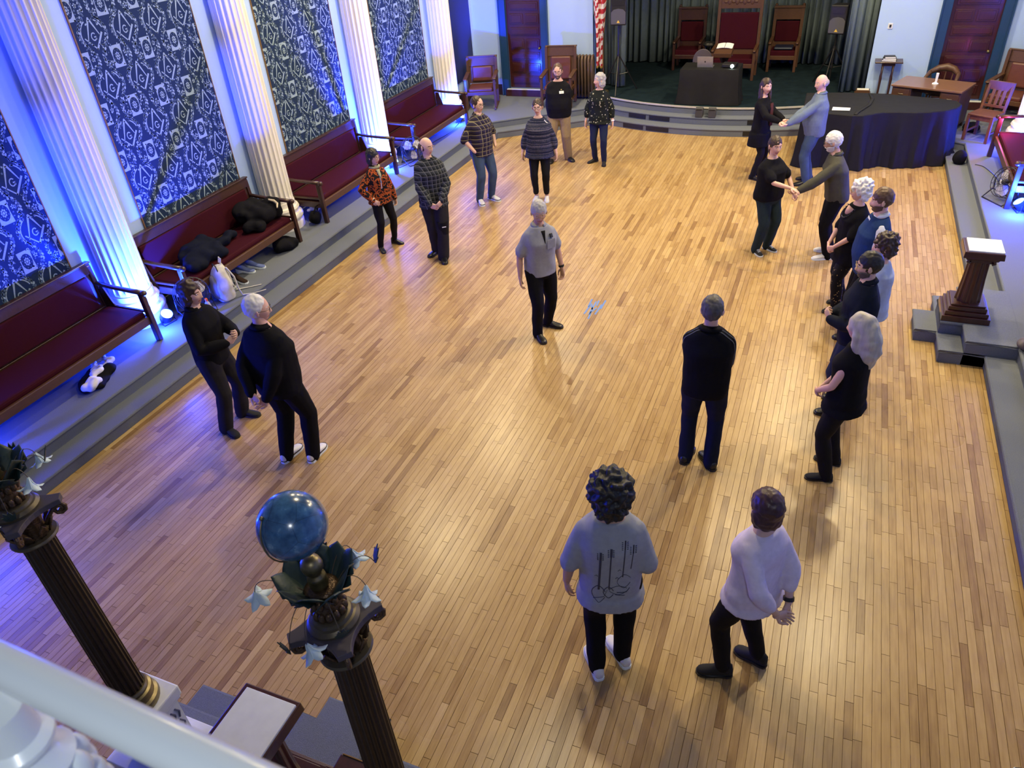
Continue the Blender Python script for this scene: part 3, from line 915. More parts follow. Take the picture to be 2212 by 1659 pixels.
def side_chair(loc, rz, label):
    t = thing('side_chair', label, 'chair', loc, rz)
    WD = mat('worn_brown_wood', (0.13, 0.050, 0.030), 0.4, var=0.4, scale=8, stretch=(5, 5, 1))
    b = MB(); b.box((0, 0, 0.445), (0.44, 0.42, 0.035)); b.build('seat', WD, t, bevel=0.012)
    b = MB(); b.box((0, -0.17, 0.395), (0.38, 0.03, 0.075)); b.box((0.18, 0, 0.395), (0.03, 0.34, 0.075)); b.box((-0.18, 0, 0.395), (0.03, 0.34, 0.075)); b.box((0, 0.17, 0.395), (0.38, 0.03, 0.075)); b.build('apron', WD, t)
    for sx in (-1, 1):
        b = MB(); b.bar((sx * 0.195, -0.185, 0), (sx * 0.195, -0.185, 0.43), 0.05); b.build('leg', WD, t, bevel=0.004)
        b = MB(); b.bar((sx * 0.19, 0.22, 0), (sx * 0.19, 0.185, 0.45), 0.045); b.bar((sx * 0.19, 0.185, 0.43), (sx * 0.19, 0.30, 0.92), 0.042); b.build('leg', WD, t, bevel=0.004)
    b = MB(); b.box((0, 0.282, 0.85), (0.42, 0.03, 0.15)); b.build('top_rail', WD, t, bevel=0.006)
    b = MB(); b.box((0, 0.205, 0.53), (0.36, 0.025, 0.04)); b.build('lower_back_rail', WD, t)
    for x in (-0.09, 0, 0.09):
        b = MB(); b.bar((x, 0.207, 0.52), (x, 0.272, 0.79), 0.05, 0.014); b.build('back_slat', WD, t)
    b = MB(); b.bar((-0.19, -0.18, 0.15), (-0.19, 0.2, 0.15), 0.025); b.bar((0.19, -0.18, 0.15), (0.19, 0.2, 0.15), 0.025); b.build('stretcher', WD, t)
    return t
side_chair((2.46, 15.36, 0.30), -0.55, 'plain brown wooden chair beside the draped piano, lit pink')

# ================================================================== DESK GROUP behind the piano
def desk():
    t = thing('desk', 'brown wooden desk standing in front of the right-hand door', 'desk', (1.595, 16.09, 0.30), -0.38)
    b = MB(); b.box((0, 0, 0.735), (1.22, 0.74, 0.035)); b.build('desk_top', mat('desk_top_oak', (0.20, 0.10, 0.05), 0.3, var=0.3, scale=8, stretch=(1.5, 8, 8), coat=0.3), t, bevel=0.006)
    for sx in (-1, 1):
        b = MB(); b.box((sx * 0.42, 0, 0.40), (0.34, 0.66, 0.62)); b.build('drawer_pedestal', WOODM, t, bevel=0.005)
        for k in range(3):
            d = MB().box((sx * 0.42, -0.337, 0.22 + k * 0.19), (0.29, 0.015, 0.16)).build('drawer', WOODM, t, bevel=0.004)
            h = MB(); h.tube([(sx * 0.42 - 0.04, -0.345, 0.22 + k * 0.19), (sx * 0.42, -0.365, 0.22 + k * 0.19), (sx * 0.42 + 0.04, -0.345, 0.22 + k * 0.19)], 0.006, 6); h.build('handle', BRASS, d)
        for sy in (-1, 1):
            b = MB(); b.bar((sx * 0.55, sy * 0.3, 0), (sx * 0.55, sy * 0.3, 0.12), 0.05); b.build('leg', WOODM, t)
    b = MB(); b.box((0, 0.1, 0.66), (0.5, 0.5, 0.10)); b.build('centre_drawer', WOODM, t)
desk()
t = thing('desk_stand', 'small white upright holder standing on the wooden desk', 'holder', (1.62, 16.05, 1.053))
b = MB(); b.lathe([(0, 0), (0.055, 0), (0.055, 0.012), (0.02, 0.03), (0.018, 0.04), (0, 0.04)], 14); b.build('foot', PAPER, t, smooth=S30)
b = MB(); b.box((0.005, 0, 0.11), (0.035, 0.03, 0.16), top=1.3); b.build('stem', PAPER, t, bevel=0.006)
t = thing('desk_chair', 'round-backed wooden chair behind the desk by the right door', 'chair', (1.78, 16.75, 0.30), -0.3)
b = MB(); b.tube([(-0.27, -0.10, 0.70), (-0.25, 0.10, 0.76), (-0.14, 0.22, 0.82), (0, 0.26, 0.84), (0.14, 0.22, 0.82), (0.25, 0.10, 0.76), (0.27, -0.10, 0.70)], [0.03, 0.04, 0.06, 0.075, 0.06, 0.04, 0.03], 8, round_ends=True); b.build('curved_back', WOODM, t, smooth=True)
b = MB(); b.lathe([(0, 0.42), (0.24, 0.42), (0.25, 0.44), (0.24, 0.46), (0, 0.46)], 20); b.build('seat', WOODM, t, smooth=S30)
for k in range(5):
    a = PI * (0.12 + 0.19 * k)
    b = MB(); b.bar((0.2 * math.cos(a), 0.2 * math.sin(a), 0.45), (0.25 * math.cos(a), 0.24 * math.sin(a), 0.8), 0.02); b.build('spindle', WOODM, t)
for sx, sy in ((1, 1), (1, -1), (-1, 1), (-1, -1)):
    b = MB(); b.bar((sx * 0.22, sy * 0.22, 0), (sx * 0.15, sy * 0.15, 0.43), 0.035); b.build('leg', WOODM, t)

t = thing('pedestal_table', 'narrow dark side table against the pale wall right of the stage', 'table', (0.83, 17.14, 0.30))
b = MB(); b.box((0, 0, 0.905), (0.50, 0.34, 0.025)); b.build('table_top', WOOD, t, bevel=0.005)
b = MB(); b.box((0, 0, 0.865), (0.24, 0.22, 0.06)); b.build('frieze', WOOD, t)
for sx in (-1, 1):
    for sy in (-1, 1):
        b = MB(); b.lathe([(0.02, 0), (0.018, 0.1), (0.024, 0.14), (0.014, 0.2), (0.02, 0.5), (0.024, 0.6), (0.015, 0.66), (0.02, 0.85)], 8, (sx * 0.095, sy * 0.09, 0)); b.build('leg', WOOD, t, smooth=True)
for k, (wd, l) in enumerate(((0.26, 'bottom'), (0.24, 'middle'), (0.20, 'top'))):
    b = MB(); b.box((0, 0, 0), (wd, 0.17, 0.028)); o = b.build('book', [mat('dark_book_cloth', (0.02, 0.018, 0.02), 0.6)], bevel=0.004)
    p = MB(); p.box((0.0, -0.004, 0), (wd - 0.012, 0.168, 0.02)); p.build('pages', PAPER, o)
    o.location = (0.83, 17.12, 1.2315 + k * 0.0285); o.rotation_euler = (0, 0, 0.1 * (k - 1)); tag(o, 'dark book, %s of the three on the narrow side table' % l, 'book', 'books on the side table')
b = MB(); b.box((0, 0, 0), (0.085, 0.012, 0.10)); o = b.build('switch_plate', mat('white_plate', (0.7, 0.72, 0.75), 0.4), bevel=0.003); o.location = (0.735, 17.343, 1.80); tag(o, 'white wall plate with a dark socket right of the stage curtain', 'switch')
b = MB(); b.box((0.0, -0.008, 0), (0.035, 0.01, 0.05)); b.build('socket', BLACKP, o)
b = MB(); b.box((0, 0, 0), (0.26, 0.16, 0.06)); o = b.build('wooden_box', WOODM, bevel=0.004); o.location = (0.46, 17.2, 0.62); tag(o, 'small wooden box by the wall behind the draped piano', 'box'); 
b = MB(); b.box((0, 0, 0.033), (0.22, 0.12, 0.006)); b.build('lid', PLASTER, o)
b = MB(); b.box((0, 0, -0.175), (0.30, 0.20, 0.29)); b.build('stand', WOODM, o)

# ================================================================== DRAPED PIANO
def draped_piano():
    t = thing('draped_piano', 'grand piano covered by a floor-length black cloth, beside the right steps', 'piano', (0, 0, 0))
    out = [(-0.52, 14.30), (-0.1, 14.30), (0.30, 14.21), (0.46, 14.24), (0.60, 14.33), (0.78, 14.46), (1.02, 14.52), (1.28, 14.52), (1.52, 14.58), (1.76, 14.70), (1.94, 14.88), (2.02, 15.10), (1.96, 15.32), (1.70, 15.46), (1.2, 15.60), (0.6, 15.72), (0.1, 15.72), (-0.55, 15.62)]
    pts = []
    n = len(out)
    for i in range(n):
        a, b = Vector(out[i]), Vector(out[(i + 1) % n])
        for k in range(6): pts.append(a.lerp(b, k / 6))
    c = Vector((0.75, 15.0))
    rings = []
    for z, off, amp in ((0.945, -0.05, 0), (0.95, -0.012, 0), (0.935, 0.0, 0.0), (0.80, 0.004, 0.012), (0.5, 0.012, 0.03), (0.2, 0.03, 0.045), (0.012, 0.06, 0.05)):
        ring = []
        for i, p in enumerate(pts):
            tg = (pts[(i + 1) % len(pts)] - pts[i - 1]).normalized()
            nrm = Vector((tg.y, -tg.x))
            f = math.sin(i * 0.71) * 0.6 + math.sin(i * 0.33 + 1) * 0.7 + math.sin(i * 1.7) * 0.3
            q = p + nrm * (off + amp * f)
            zz = z
            if q.x > 1.93 and z < 0.31: zz = max(z, 0.155) if q.x < 2.22 else 0.31
            ring.append((q.x, q.y, zz))
        rings.append(ring)
    b = MB(); b.loft(rings, caps=False)
    o0 = len(b.v)
    b.v.append((c.x, c.y, 0.946)); b.m.extend([0] * len(pts))
    b.f.extend([(o0, i, (i + 1) % len(pts)) for i in range(len(pts))])
    b.build('drape', BLACKC, t, smooth=S30)
    b = MB(); b.tube([(0.34, 14.26, 0.953), (0.37, 14.42, 0.956), (0.55, 14.9, 0.956), (0.60, 15.3, 0.956), (0.55, 15.68, 0.953)], [0.03, 0.034, 0.03, 0.03, 0.02], 8, flat=0.22); b.build('lid_fold', BLACKC, t, smooth=True)
    b = MB(); b.prism([(p[0] * 0.96 + 0.03, p[1] * 0.96 + 0.6) for p in out], 0.62, 0.93); b.build('piano_case', BLACKP, t)
    for x, y in ((-0.3, 14.5), (-0.3, 15.4), (1.6, 15.05)):
        b = MB(); b.lathe([(0.03, 0.0 if x < 1.9 else 0.3), (0.04, 0.1), (0.055, 0.55), (0.06, 0.63)], 10, (x, y, 0)); b.build('piano_leg', BLACKP, t)
draped_piano()
b = MB(); b.add([(-0.14, -0.09, 0), (0.15, -0.10, 0.004), (0.16, 0.09, 0.001), (-0.13, 0.10, 0.005), (-0.14, -0.09, -0.002), (0.15, -0.10, 0.002), (0.16, 0.09, -0.001), (-0.13, 0.10, 0.003)], [(0, 1, 2, 3), (7, 6, 5, 4), (0, 4, 5, 1), (1, 5, 6, 2), (2, 6, 7, 3), (3, 7, 4, 0)])
o = b.build('paper_sheet', PAPER); o.location = (0.09, 14.56, 0.957); tag(o, 'white sheet of paper lying on the draped piano', 'paper')

# ================================================================== STAGE
def curtain(name, path, z0, z1, label, per=0.15, amp=0.045, seed=0):
    b = MB()
    P = [Vector(p) for p in path]
    rnd = random.Random(seed)
    ln = sum((P[i + 1] - P[i]).length for i in range(len(P) - 1))
    n = int(ln / 0.022)
    ph = 0.0
    rows = {0: [], 1: [], 2: []}
    for i in range(n + 1):
        d = ln * i / n
        a = 0; rem = d
        while a < len(P) - 2 and rem > (P[a + 1] - P[a]).length:
            rem -= (P[a + 1] - P[a]).length; a += 1
        sg = P[a + 1] - P[a]
        p = P[a] + sg.normalized() * rem
        nm = Vector((sg.y, -sg.x)).normalized()
        ph += 2 * PI * 0.022 / per * (1 + 0.35 * math.sin(i * 0.13 + seed))
        f = math.sin(ph) + 0.3 * math.sin(ph * 2 + 0.7) + 0.25 * math.sin(i * 0.05)
        for k, (z, s) in enumerate(((z0, 1.0), ((z0 + z1) / 2, 0.85), (z1, 0.7))):
            q = p + nm * f * amp * s
            rows[k].append((q.x, q.y, z + (0.012 * math.sin(ph * 0.5) if k == 0 else 0)))
    b.loft([rows[0], rows[1], rows[2]], closed=False, caps=False)
    o = b.build(name, CURT, smooth=True)
    s = o.modifiers.new('cloth', 'SOLIDIFY'); s.thickness = 0.008
    return tag(o, label, 'curtain')
curtain('stage_curtain', [(-6.2, 20.25), (-2.4, 20.25), (1.5, 20.25)], 0.475, 4.4, 'wide grey-green curtain across the back of the stage', 0.17, 0.06, 2)
curtain('stage_curtain', [(-5.28, 18.0), (-4.62, 17.66)], 0.475, 4.4, 'narrow grey-green curtain hanging at the left edge of the stage', 0.12, 0.04, 5)
curtain('stage_curtain', [(-0.03, 17.66), (0.52, 17.98)], 0.475, 4.4, 'bright pleated grey curtain hanging at the right edge of the stage', 0.11, 0.04, 9)

def pa_speaker(loc, rz, who, hgt):
    t = thing('loudspeaker', 'black loudspeaker with a yellow mark on its grille, %s of the stage' % who, 'speaker', (loc[0], loc[1], hgt), rz, 'loudspeakers on stands')
    b = MB(); b.prism([(-0.17, -0.13), (0.17, -0.13), (0.14, 0.15), (-0.14, 0.15)], 0, 0.56); b.build('cabinet', BLACKP, t, bevel=0.02)
    b = MB(); b.prism([(-0.145, 0.03), (0.145, 0.03), (0.155, 0.05), (0.155, 0.26), (0.10, 0.315), (0.0, 0.335), (-0.10, 0.315), (-0.155, 0.26), (-0.155, 0.05)], 0.13, 0.143, T=Matrix.Rotation(PI / 2, 4, 'X')); b.build('grille', GREYG, t)
    b = MB(); b.prism([(-0.12, 0.40), (0.12, 0.40), (0.14, 0.52), (-0.14, 0.52)], 0.128, 0.140, T=Matrix.Rotation(PI / 2, 4, 'X')); b.build('horn', BLACKM, t)
    b = MB(); b.prism([(-0.035, 0.055), (0.035, 0.055), (0.0, 0.11)], 0.143, 0.147, T=Matrix.Rotation(PI / 2, 4, 'X')); b.build('badge', mat('yellow_badge', (0.75, 0.50, 0.08), 0.4), t)
    s = thing('speaker_stand', 'black tripod stand under the loudspeaker %s of the stage' % who, 'stand', (loc[0], loc[1], 0.45), rz, 'speaker stands')
    b = MB(); b.tube([(0, 0, 0.12), (0, 0, hgt - 0.45 - 0.005)], 0.018, 8); b.build('pole', BLACKM, s)
    b = MB(); b.tube([(0, 0, 0.72), (0, 0, 0.80)], 0.032, 8); b.tube([(0, 0, 0.36), (0, 0, 0.42)], 0.03, 8); b.build('collar', BLACKP, s)
    for k in range(3):
        a = 2 * PI * k / 3 + 0.5
        b = MB(); b.tube([(0.03 * math.cos(a), 0.03 * math.sin(a), 0.76), (0.46 * math.cos(a), 0.46 * math.sin(a), 0.012)], 0.014, 6); b.tube([(0.02 * math.cos(a), 0.02 * math.sin(a), 0.38), (0.24 * math.cos(a), 0.24 * math.sin(a), 0.40)], 0.009, 6); b.build('leg', BLACKM, s)
pa_speaker((-4.66, 17.28), 0.15, 'left', 1.86)
pa_speaker((-0.22, 18.25), -0.2, 'right', 1.50)

t = thing('covered_table', 'table under a black floor-length cloth at the front of the stage', 'table', (-2.52, 16.74, 0.45))
b = MB()
sq = []
for (ax, ay), (bx_, by) in ((((-0.59, -0.31)), ((0.59, -0.31))), ((0.59, -0.31), (0.59, 0.31)), ((0.59, 0.31), (-0.59, 0.31)), ((-0.59, 0.31), (-0.59, -0.31))):
    for k in range(12): sq.append((ax + (bx_ - ax) * k / 12, ay + (by - ay) * k / 12))
rings = []
for z, s, amp in ((0.705, 0.9, 0), (0.705, 0.99, 0), (0.69, 1.005, 0), (0.45, 1.02, 0.008), (0.15, 1.06, 0.02), (0.008, 1.12, 0.03)):
    rings.append([(x * s + amp * math.sin(i * 1.3), y * s + amp * math.cos(i * 1.1), z) for i, (x, y) in enumerate(sq)])
b.loft(rings); b.build('tablecloth', BLACKC, t, smooth=S30)
for sx in (-1, 1):
    b = MB(); b.bar((sx * 0.5, -0.2, 0.0), (sx * 0.5, -0.2, 0.68), 0.03); b.bar((sx * 0.5, 0.2, 0.0), (sx * 0.5, 0.2, 0.68), 0.03); b.build('leg', STEEL, t)
t = thing('laptop', 'silver laptop standing open on the black stage table', 'laptop', (-2.63, 16.68, 1.158), PI)
b = MB(); b.box((0, 0, 0.007), (0.32, 0.22, 0.014)); b.build('keyboard_base', STEEL, t, bevel=0.003)
T = Matrix.Translation((0, 0.11, 0.012)) @ Matrix.Rotation(math.radians(-14), 4, 'X')
ALU = mat('laptop_aluminium', (0.34, 0.33, 0.36), 0.4, metal=0.5)
b = MB(); b.box((0, 0, 0.11), (0.32, 0.008, 0.22), T=T); lid = b.build('lid', ALU, t, bevel=0.003)
b = MB(); b.lathe([(0, 0), (0.016, 0), (0.016, 0.002), (0, 0.002)], 14, T=T @ Matrix.Translation((0, 0.0042, 0.115)) @ Matrix.Rotation(-PI / 2, 4, 'X')); b.ell((0.006, 0.005, 0.136), (0.006, 0.002, 0.009), T=None); b.build('lid_mark', BLACKP, lid)
t = thing('projector', 'small black projector with a glowing lens on the stage table', 'projector', (-2.14, 16.66, 1.158), -0.1)
b = MB(); b.box((0, 0, 0.045), (0.28, 0.22, 0.07)); b.build('case', BLACKP, t, bevel=0.012)
b = MB(); b.lathe([(0, 0), (0.035, 0), (0.035, 0.02), (0.028, 0.022), (0, 0.022)], 14, T=Matrix.Translation((0.07, -0.108, 0.045)) @ Matrix.Rotation(PI / 2, 4, 'X')); b.build('lens', PROJ, t)
for sx in (-1, 1):
    b = MB(); b.box((sx * 0.1, 0, 0.005), (0.03, 0.15, 0.01)); b.build('foot', BLACKP, t)
b = MB(); b.box((0, 0, 0), (0.2, 0.12, 0.012)); o = b.build('paper_stack', PAPER, bevel=0.002); o.location = (-2.16, 16.93, 1.164); o.rotation_euler = (0, 0, 0.2); tag(o, 'loose white papers on the stage table behind the projector', 'paper')
for k, (x, l) in enumerate(((-2.60, 'left'), (-2.34, 'right'))):
    t = thing('floor_monitor', 'small dark wedge box on the stage step, the %s one of two' % l, 'speaker', (x, 16.12, 0.303), 0.05 * k, 'wedges on the stage step')
    b = MB(); b.prism([(-0.09, 0), (0.09, 0), (0.06, 0.15), (-0.03, 0.20), (-0.09, 0.16)], -0.075, 0.075, T=Matrix.Rotation(PI / 2, 4, 'X') @ Matrix.Rotation(PI / 2, 4, 'Y')); b.build('cabinet', mat('grey_wedge_case', (0.05, 0.048, 0.05), 0.7), t, bevel=0.008)
    b = MB(); b.box((0, -0.03, 0.175), (0.12, 0.08, 0.008), T=Matrix.Rotation(0.2, 4, 'X')); b.build('grille', BLACKM, t)
t = thing('book_stand', 'carved wooden stand holding an open book before the centre throne', 'stand', (-2.39, 17.55, 0.45))
b = MB(); b.lathe([(0.2, 0), (0.2, 0.03), (0.1, 0.06), (0.05, 0.12), (0.07, 0.3), (0.045, 0.45), (0.06, 0.6), (0.12, 0.74), (0.13, 0.77), (0, 0.77)], 16); b.build('turned_post', WOOD, t, smooth=S30)
b = MB(); b.box((0, 0, 0.86), (0.36, 0.34, 0.09), T=Matrix.Rotation(0.2, 4, 'X')); b.build('sloped_box', WOODM, t, bevel=0.006)
for sx in (-1, 1):
    b = MB(); b.tube([(sx * 0.14, -0.12, 0.82), (sx * 0.17, -0.1, 0.77), (sx * 0.13, -0.06, 0.74), (sx * 0.08, -0.02, 0.76)], 0.018, 6); b.build('scroll_bracket', WOODM, t)
T = Matrix.Translation((-2.39, 17.50, 1.30)) @ Matrix.Rotation(0.26, 4, 'X')
t = thing('open_book', 'open white book lying on the carved stage book stand', 'book', (-2.39, 17.545, 1.372)); t.rotation_euler = (0.2, 0, 0)
b = MB(); b.box((0, 0, 0.006), (0.34, 0.26, 0.01)); b.build('cover', WOODR, t)
for sx in (-1, 1):
    b = MB(); b.loft([[(sx * 0.005 + sx * 0.16 * u, y, 0.012 + 0.022 * math.sin(PI * (1 - u) * 0.6)) for u in np.linspace(0, 1, 6)] for y in (-0.12, 0.12)], closed=False, caps=False); pg = b.build('page_block', PAPER, t)
    q = pg.modifiers.new('thick', 'SOLIDIFY'); q.thickness = 0.01; q.offset = -1
t = thing('turned_stool', 'dark turned wooden stand between the left and centre thrones', 'stand', (-2.99, 19.3, 0.45))
b = MB(); b.lathe([(0, 0.60), (0.15, 0.60), (0.16, 0.63), (0.13, 0.67), (0, 0.68)], 16); b.build('top', BLACKP, t, smooth=S30)
for k in range(5):
    a = 2 * PI * k / 5
    b = MB(); b.tube([(0.12 * math.cos(a), 0.12 * math.sin(a), 0), (0.09 * math.cos(a), 0.09 * math.sin(a), 0.3), (0.11 * math.cos(a), 0.11 * math.sin(a), 0.61)], 0.02, 8); b.build('leg', BLACKP, t)
t = thing('round_back_chair', 'grey round-backed chair behind the laptop on stage', 'chair', (-2.84, 17.42, 0.45), 0.1)
GREYC = mat('grey_purple_chair', (0.075, 0.06, 0.075), 0.6)
b = MB(); b.prism([(0.21 * math.cos(a), 0.62 + 0.24 * math.sin(a)) for a in np.linspace(0, PI, 13)] + [(-0.2, 0.5), (0.2, 0.5)], -0.23, -0.19, T=Matrix.Rotation(PI / 2, 4, 'X')); b.build('backrest', GREYC, t, bevel=0.01)
b = MB(); b.box((0, 0, 0.43), (0.42, 0.42, 0.05)); b.build('seat', GREYC, t, bevel=0.02)
for sx in (-1, 1):
    b = MB(); b.bar((sx * 0.18, -0.18, 0), (sx * 0.18, -0.18, 0.42), 0.025); b.build('leg', BLACKM, t)
    b = MB(); b.bar((sx * 0.18, 0.2, 0), (sx * 0.18, 0.2, 0.6), 0.025); b.build('leg', BLACKM, t)

# flag
def flag():
    t = thing('flag', 'American flag hanging furled on a pole at the left edge of the stage', 'flag', (-5.05, 17.22, 0.45))
    RED = mat('flag_red', (0.42, 0.02, 0.03), 0.75); WHT = mat('flag_white', (0.72, 0.68, 0.62), 0.75); FRG = mat('gold_fringe', (0.55, 0.33, 0.06), 0.6)
    b = MB(); b.tube([(0.05, 0.02, 0), (0.05, 0.02, 2.9)], 0.014, 8); b.build('pole', WOODM, t)
    b = MB(); b.lathe([(0, 0), (0.13, 0), (0.12, 0.03), (0.03, 0.06), (0, 0.06)], 16, (0.05, 0.02, 0)); b.build('stand', BRASS, t)
    b = MB()
    nz, nx = 46, 26
    rows = []
    for i in range(nz + 1):
        z = 2.75 - 2.25 * i / nz
        wd = 0.10 + 0.045 * math.sin(i * 0.11) + 0.03 * (i / nz)
        row = []
        for j in range(nx + 1):
            u = j / nx
            row.append((-0.02 + (u - 0.5) * 2 * wd * (1 - 0.25 * (i / nz) * (u > 0.7)), 0.05 * math.sin(u * 13 + i * 0.05) - 0.02, z + 0.22 * abs(u - 0.55) - 0.05 * math.sin(u * 9)))
        rows.append(row)
    b.loft(rows, closed=False, caps=False)
    b.m = []
    for i in range(nz):
        for j in range(nx):
            s = (i * 2.25 / nz + 0.16 * (j / nx) + 0.03 * math.sin(j * 0.7)) / 0.095
            b.m.append(2 if (i == nz - 1 or j == nx - 1 and i > 24) else int(s) % 2)
    o = b.build('flag_cloth', [RED, WHT, FRG], t, smooth=True)
    q = o.modifiers.new('thick', 'SOLIDIFY'); q.thickness = 0.004
flag()

# radiator
t = thing('radiator', 'bronze column radiator against the wall behind the wide armchair', 'radiator', (-5.60, 17.215, 0.30))
for k in range(11):
    b = MB(); x = -0.42 + k * 0.078
    b.tube([(x, -0.08, 0.06), (x, -0.08, 0.86), (x, -0.04, 0.93), (x, 0.04, 0.93), (x, 0.08, 0.86), (x, 0.08, 0.06)], 0.03, 8); b.tube([(x, 0, 0.07), (x, 0, 0.9)], 0.026, 8); b.build('radiator_column', mat('bronze_radiator', (0.13, 0.085, 0.055), 0.45, metal=0.3), t, smooth=True)
b = MB()
for x in (-0.42, 0.36): b.bar((x, -0.08, 0), (x, -0.08, 0.08), 0.04); b.bar((x, 0.08, 0), (x, 0.08, 0.08), 0.04)
b.build('foot', BRONZE, t)
# ================================================================== remesh helper (union of overlapping shapes -> one skin)
def remesh(mb, voxel, smooth=4, noise_amp=0.0, noise_scale=8.0, seed=0, factor=0.5):
    me = bpy.data.meshes.new('tmp')
    me.from_pydata(mb.v, [], mb.f)
    bm = bmesh.new(); bm.from_mesh(me); bmesh.ops.recalc_face_normals(bm, faces=bm.faces); bm.to_mesh(me); bm.free()
    o = bpy.data.objects.new('tmp', me)
    COL.objects.link(o)
    r = o.modifiers.new('r', 'REMESH'); r.mode = 'VOXEL'; r.voxel_size = voxel
    if smooth:
        s = o.modifiers.new('s', 'SMOOTH'); s.factor = factor; s.iterations = smooth
    dg = bpy.context.evaluated_depsgraph_get()
    ev = o.evaluated_get(dg)
    m2 = bpy.data.meshes.new_from_object(ev)
    bpy.data.objects.remove(o, do_unlink=True)
    bpy.data.meshes.remove(me)
    nv = len(m2.vertices)
    co = np.empty(nv * 3, np.float32); m2.vertices.foreach_get('co', co); co = co.reshape(-1, 3)
    if noise_amp:
        no = np.empty(nv * 3, np.float32); m2.vertices.foreach_get('normal', no); no = no.reshape(-1, 3)
        d = np.array([noise.noise(Vector((float(p[0]), float(p[1]), float(p[2]))) * noise_scale + Vector((seed, seed * 2, 0))) for p in co])
        co = co + no * (d * noise_amp)[:, None]
    fs = [tuple(p.vertices) for p in m2.polygons]
    bpy.data.meshes.remove(m2)
    out = MB(); out.v = [tuple(map(float, p)) for p in co]; out.f = fs; out.m = [0] * len(fs)
    return out

def lump(name, blobs, m, loc, label, cat, voxel=0.02, amp=0.03, scale=7, rz=0, floor_z=0.0, group=None, seed=1):
    """soft crumpled thing (coat, bag) resting on z=floor_z of its own frame"""
    b = MB()
    for c, r in blobs: b.ell(c, r, 12, 8)
    o = remesh(b, voxel, 3, amp, scale, seed)
    o.v = [(p[0], p[1], max(p[2], floor_z)) for p in o.v]
    ob = o.build(name, m, smooth=True)
    ob.location = loc; ob.rotation_euler = (0, 0, rz)
    return tag(ob, label, cat, group)

NAVYC = cloth('navy_black_cloth', (0.006, 0.008, 0.018))
BLKCLO = cloth('black_cloth', (0.0065, 0.0065, 0.009))
SEATZ = 0.715
lump('coat', [((0, 0, 0.10), (0.24, 0.34, 0.12)), ((0.1, -0.25, 0.08), (0.17, 0.18, 0.10)), ((-0.16, 0.1, 0.12), (0.14, 0.34, 0.13)), ((-0.06, 0.50, 0.07), (0.09, 0.30, 0.075)), ((0.15, 0.18, 0.06), (0.12, 0.16, 0.07))], NAVYC, (-7.68, 6.95, SEATZ), 'dark navy coat thrown on the second left bench, one sleeve stretched out', 'coat', amp=0.05)
lump('coat', [((0, 0, 0.14), (0.25, 0.28, 0.15)), ((-0.14, -0.02, 0.20), (0.14, 0.32, 0.15)), ((0.08, 0.22, 0.18), (0.18, 0.14, 0.16)), ((0.1, -0.28, 0.07), (0.18, 0.16, 0.08))], BLKCLO, (-7.72, 8.28, SEATZ), 'black jacket heaped at the far end of the second left bench', 'coat', amp=0.06, seed=4)
b = MB(); b.tube([(-0.06, 0.10, 0.06), (0.0, 0.14, 0.03), (0.07, 0.12, 0.0), (0.12, 0.04, -0.03)], [0.012, 0.02, 0.018, 0.01], 6)
o = b.build('scarf', mat('cream_scarf', (0.55, 0.48, 0.34), 0.8, var=0.5, scale=80)); o.location = (-7.52, 8.30, SEATZ + 0.27); tag(o, 'small cream scarf on the black jacket at the bench end', 'scarf')
lump('bag', [((0, 0, 0.09), (0.14, 0.22, 0.11)), ((0.05, 0.1, 0.07), (0.12, 0.16, 0.09))], BLKCLO, (-7.42, 8.28, 0.30), 'black bag under the far end of the second left bench', 'bag', amp=0.04, seed=6)
t = thing('handbag', 'round black handbag under the near end of the third left bench', 'bag', (-7.52, 9.30, 0.30), 0.3)
b = MB(); b.ell((0, 0, 0.11), (0.10, 0.15, 0.11)); o = remesh(b, 0.015, 2, 0.02, 9); o.v = [(p[0], p[1], max(p[2], 0)) for p in o.v]; o.build('bag_body', BLKCLO, t, smooth=True)
b = MB(); b.tube([(0.02, -0.08, 0.2), (0.05, -0.03, 0.29), (0.05, 0.05, 0.28), (0.02, 0.09, 0.19)], 0.012, 6); b.build('bag_strap', BLKCLO, t)
lump('scarf', [((0, 0, 0.04), (0.06, 0.03, 0.07)), ((0.05, 0.06, 0.0), (0.03, 0.08, 0.03)), ((-0.06, -0.02, -0.01), (0.04, 0.04, 0.03))], mat('pale_blue_cloth', (0.30, 0.32, 0.62), 0.8), (-7.60, 9.38, 0.50), 'crumpled pale scarf on the round black handbag', 'scarf', voxel=0.012, amp=0.02, floor_z=-0.1)

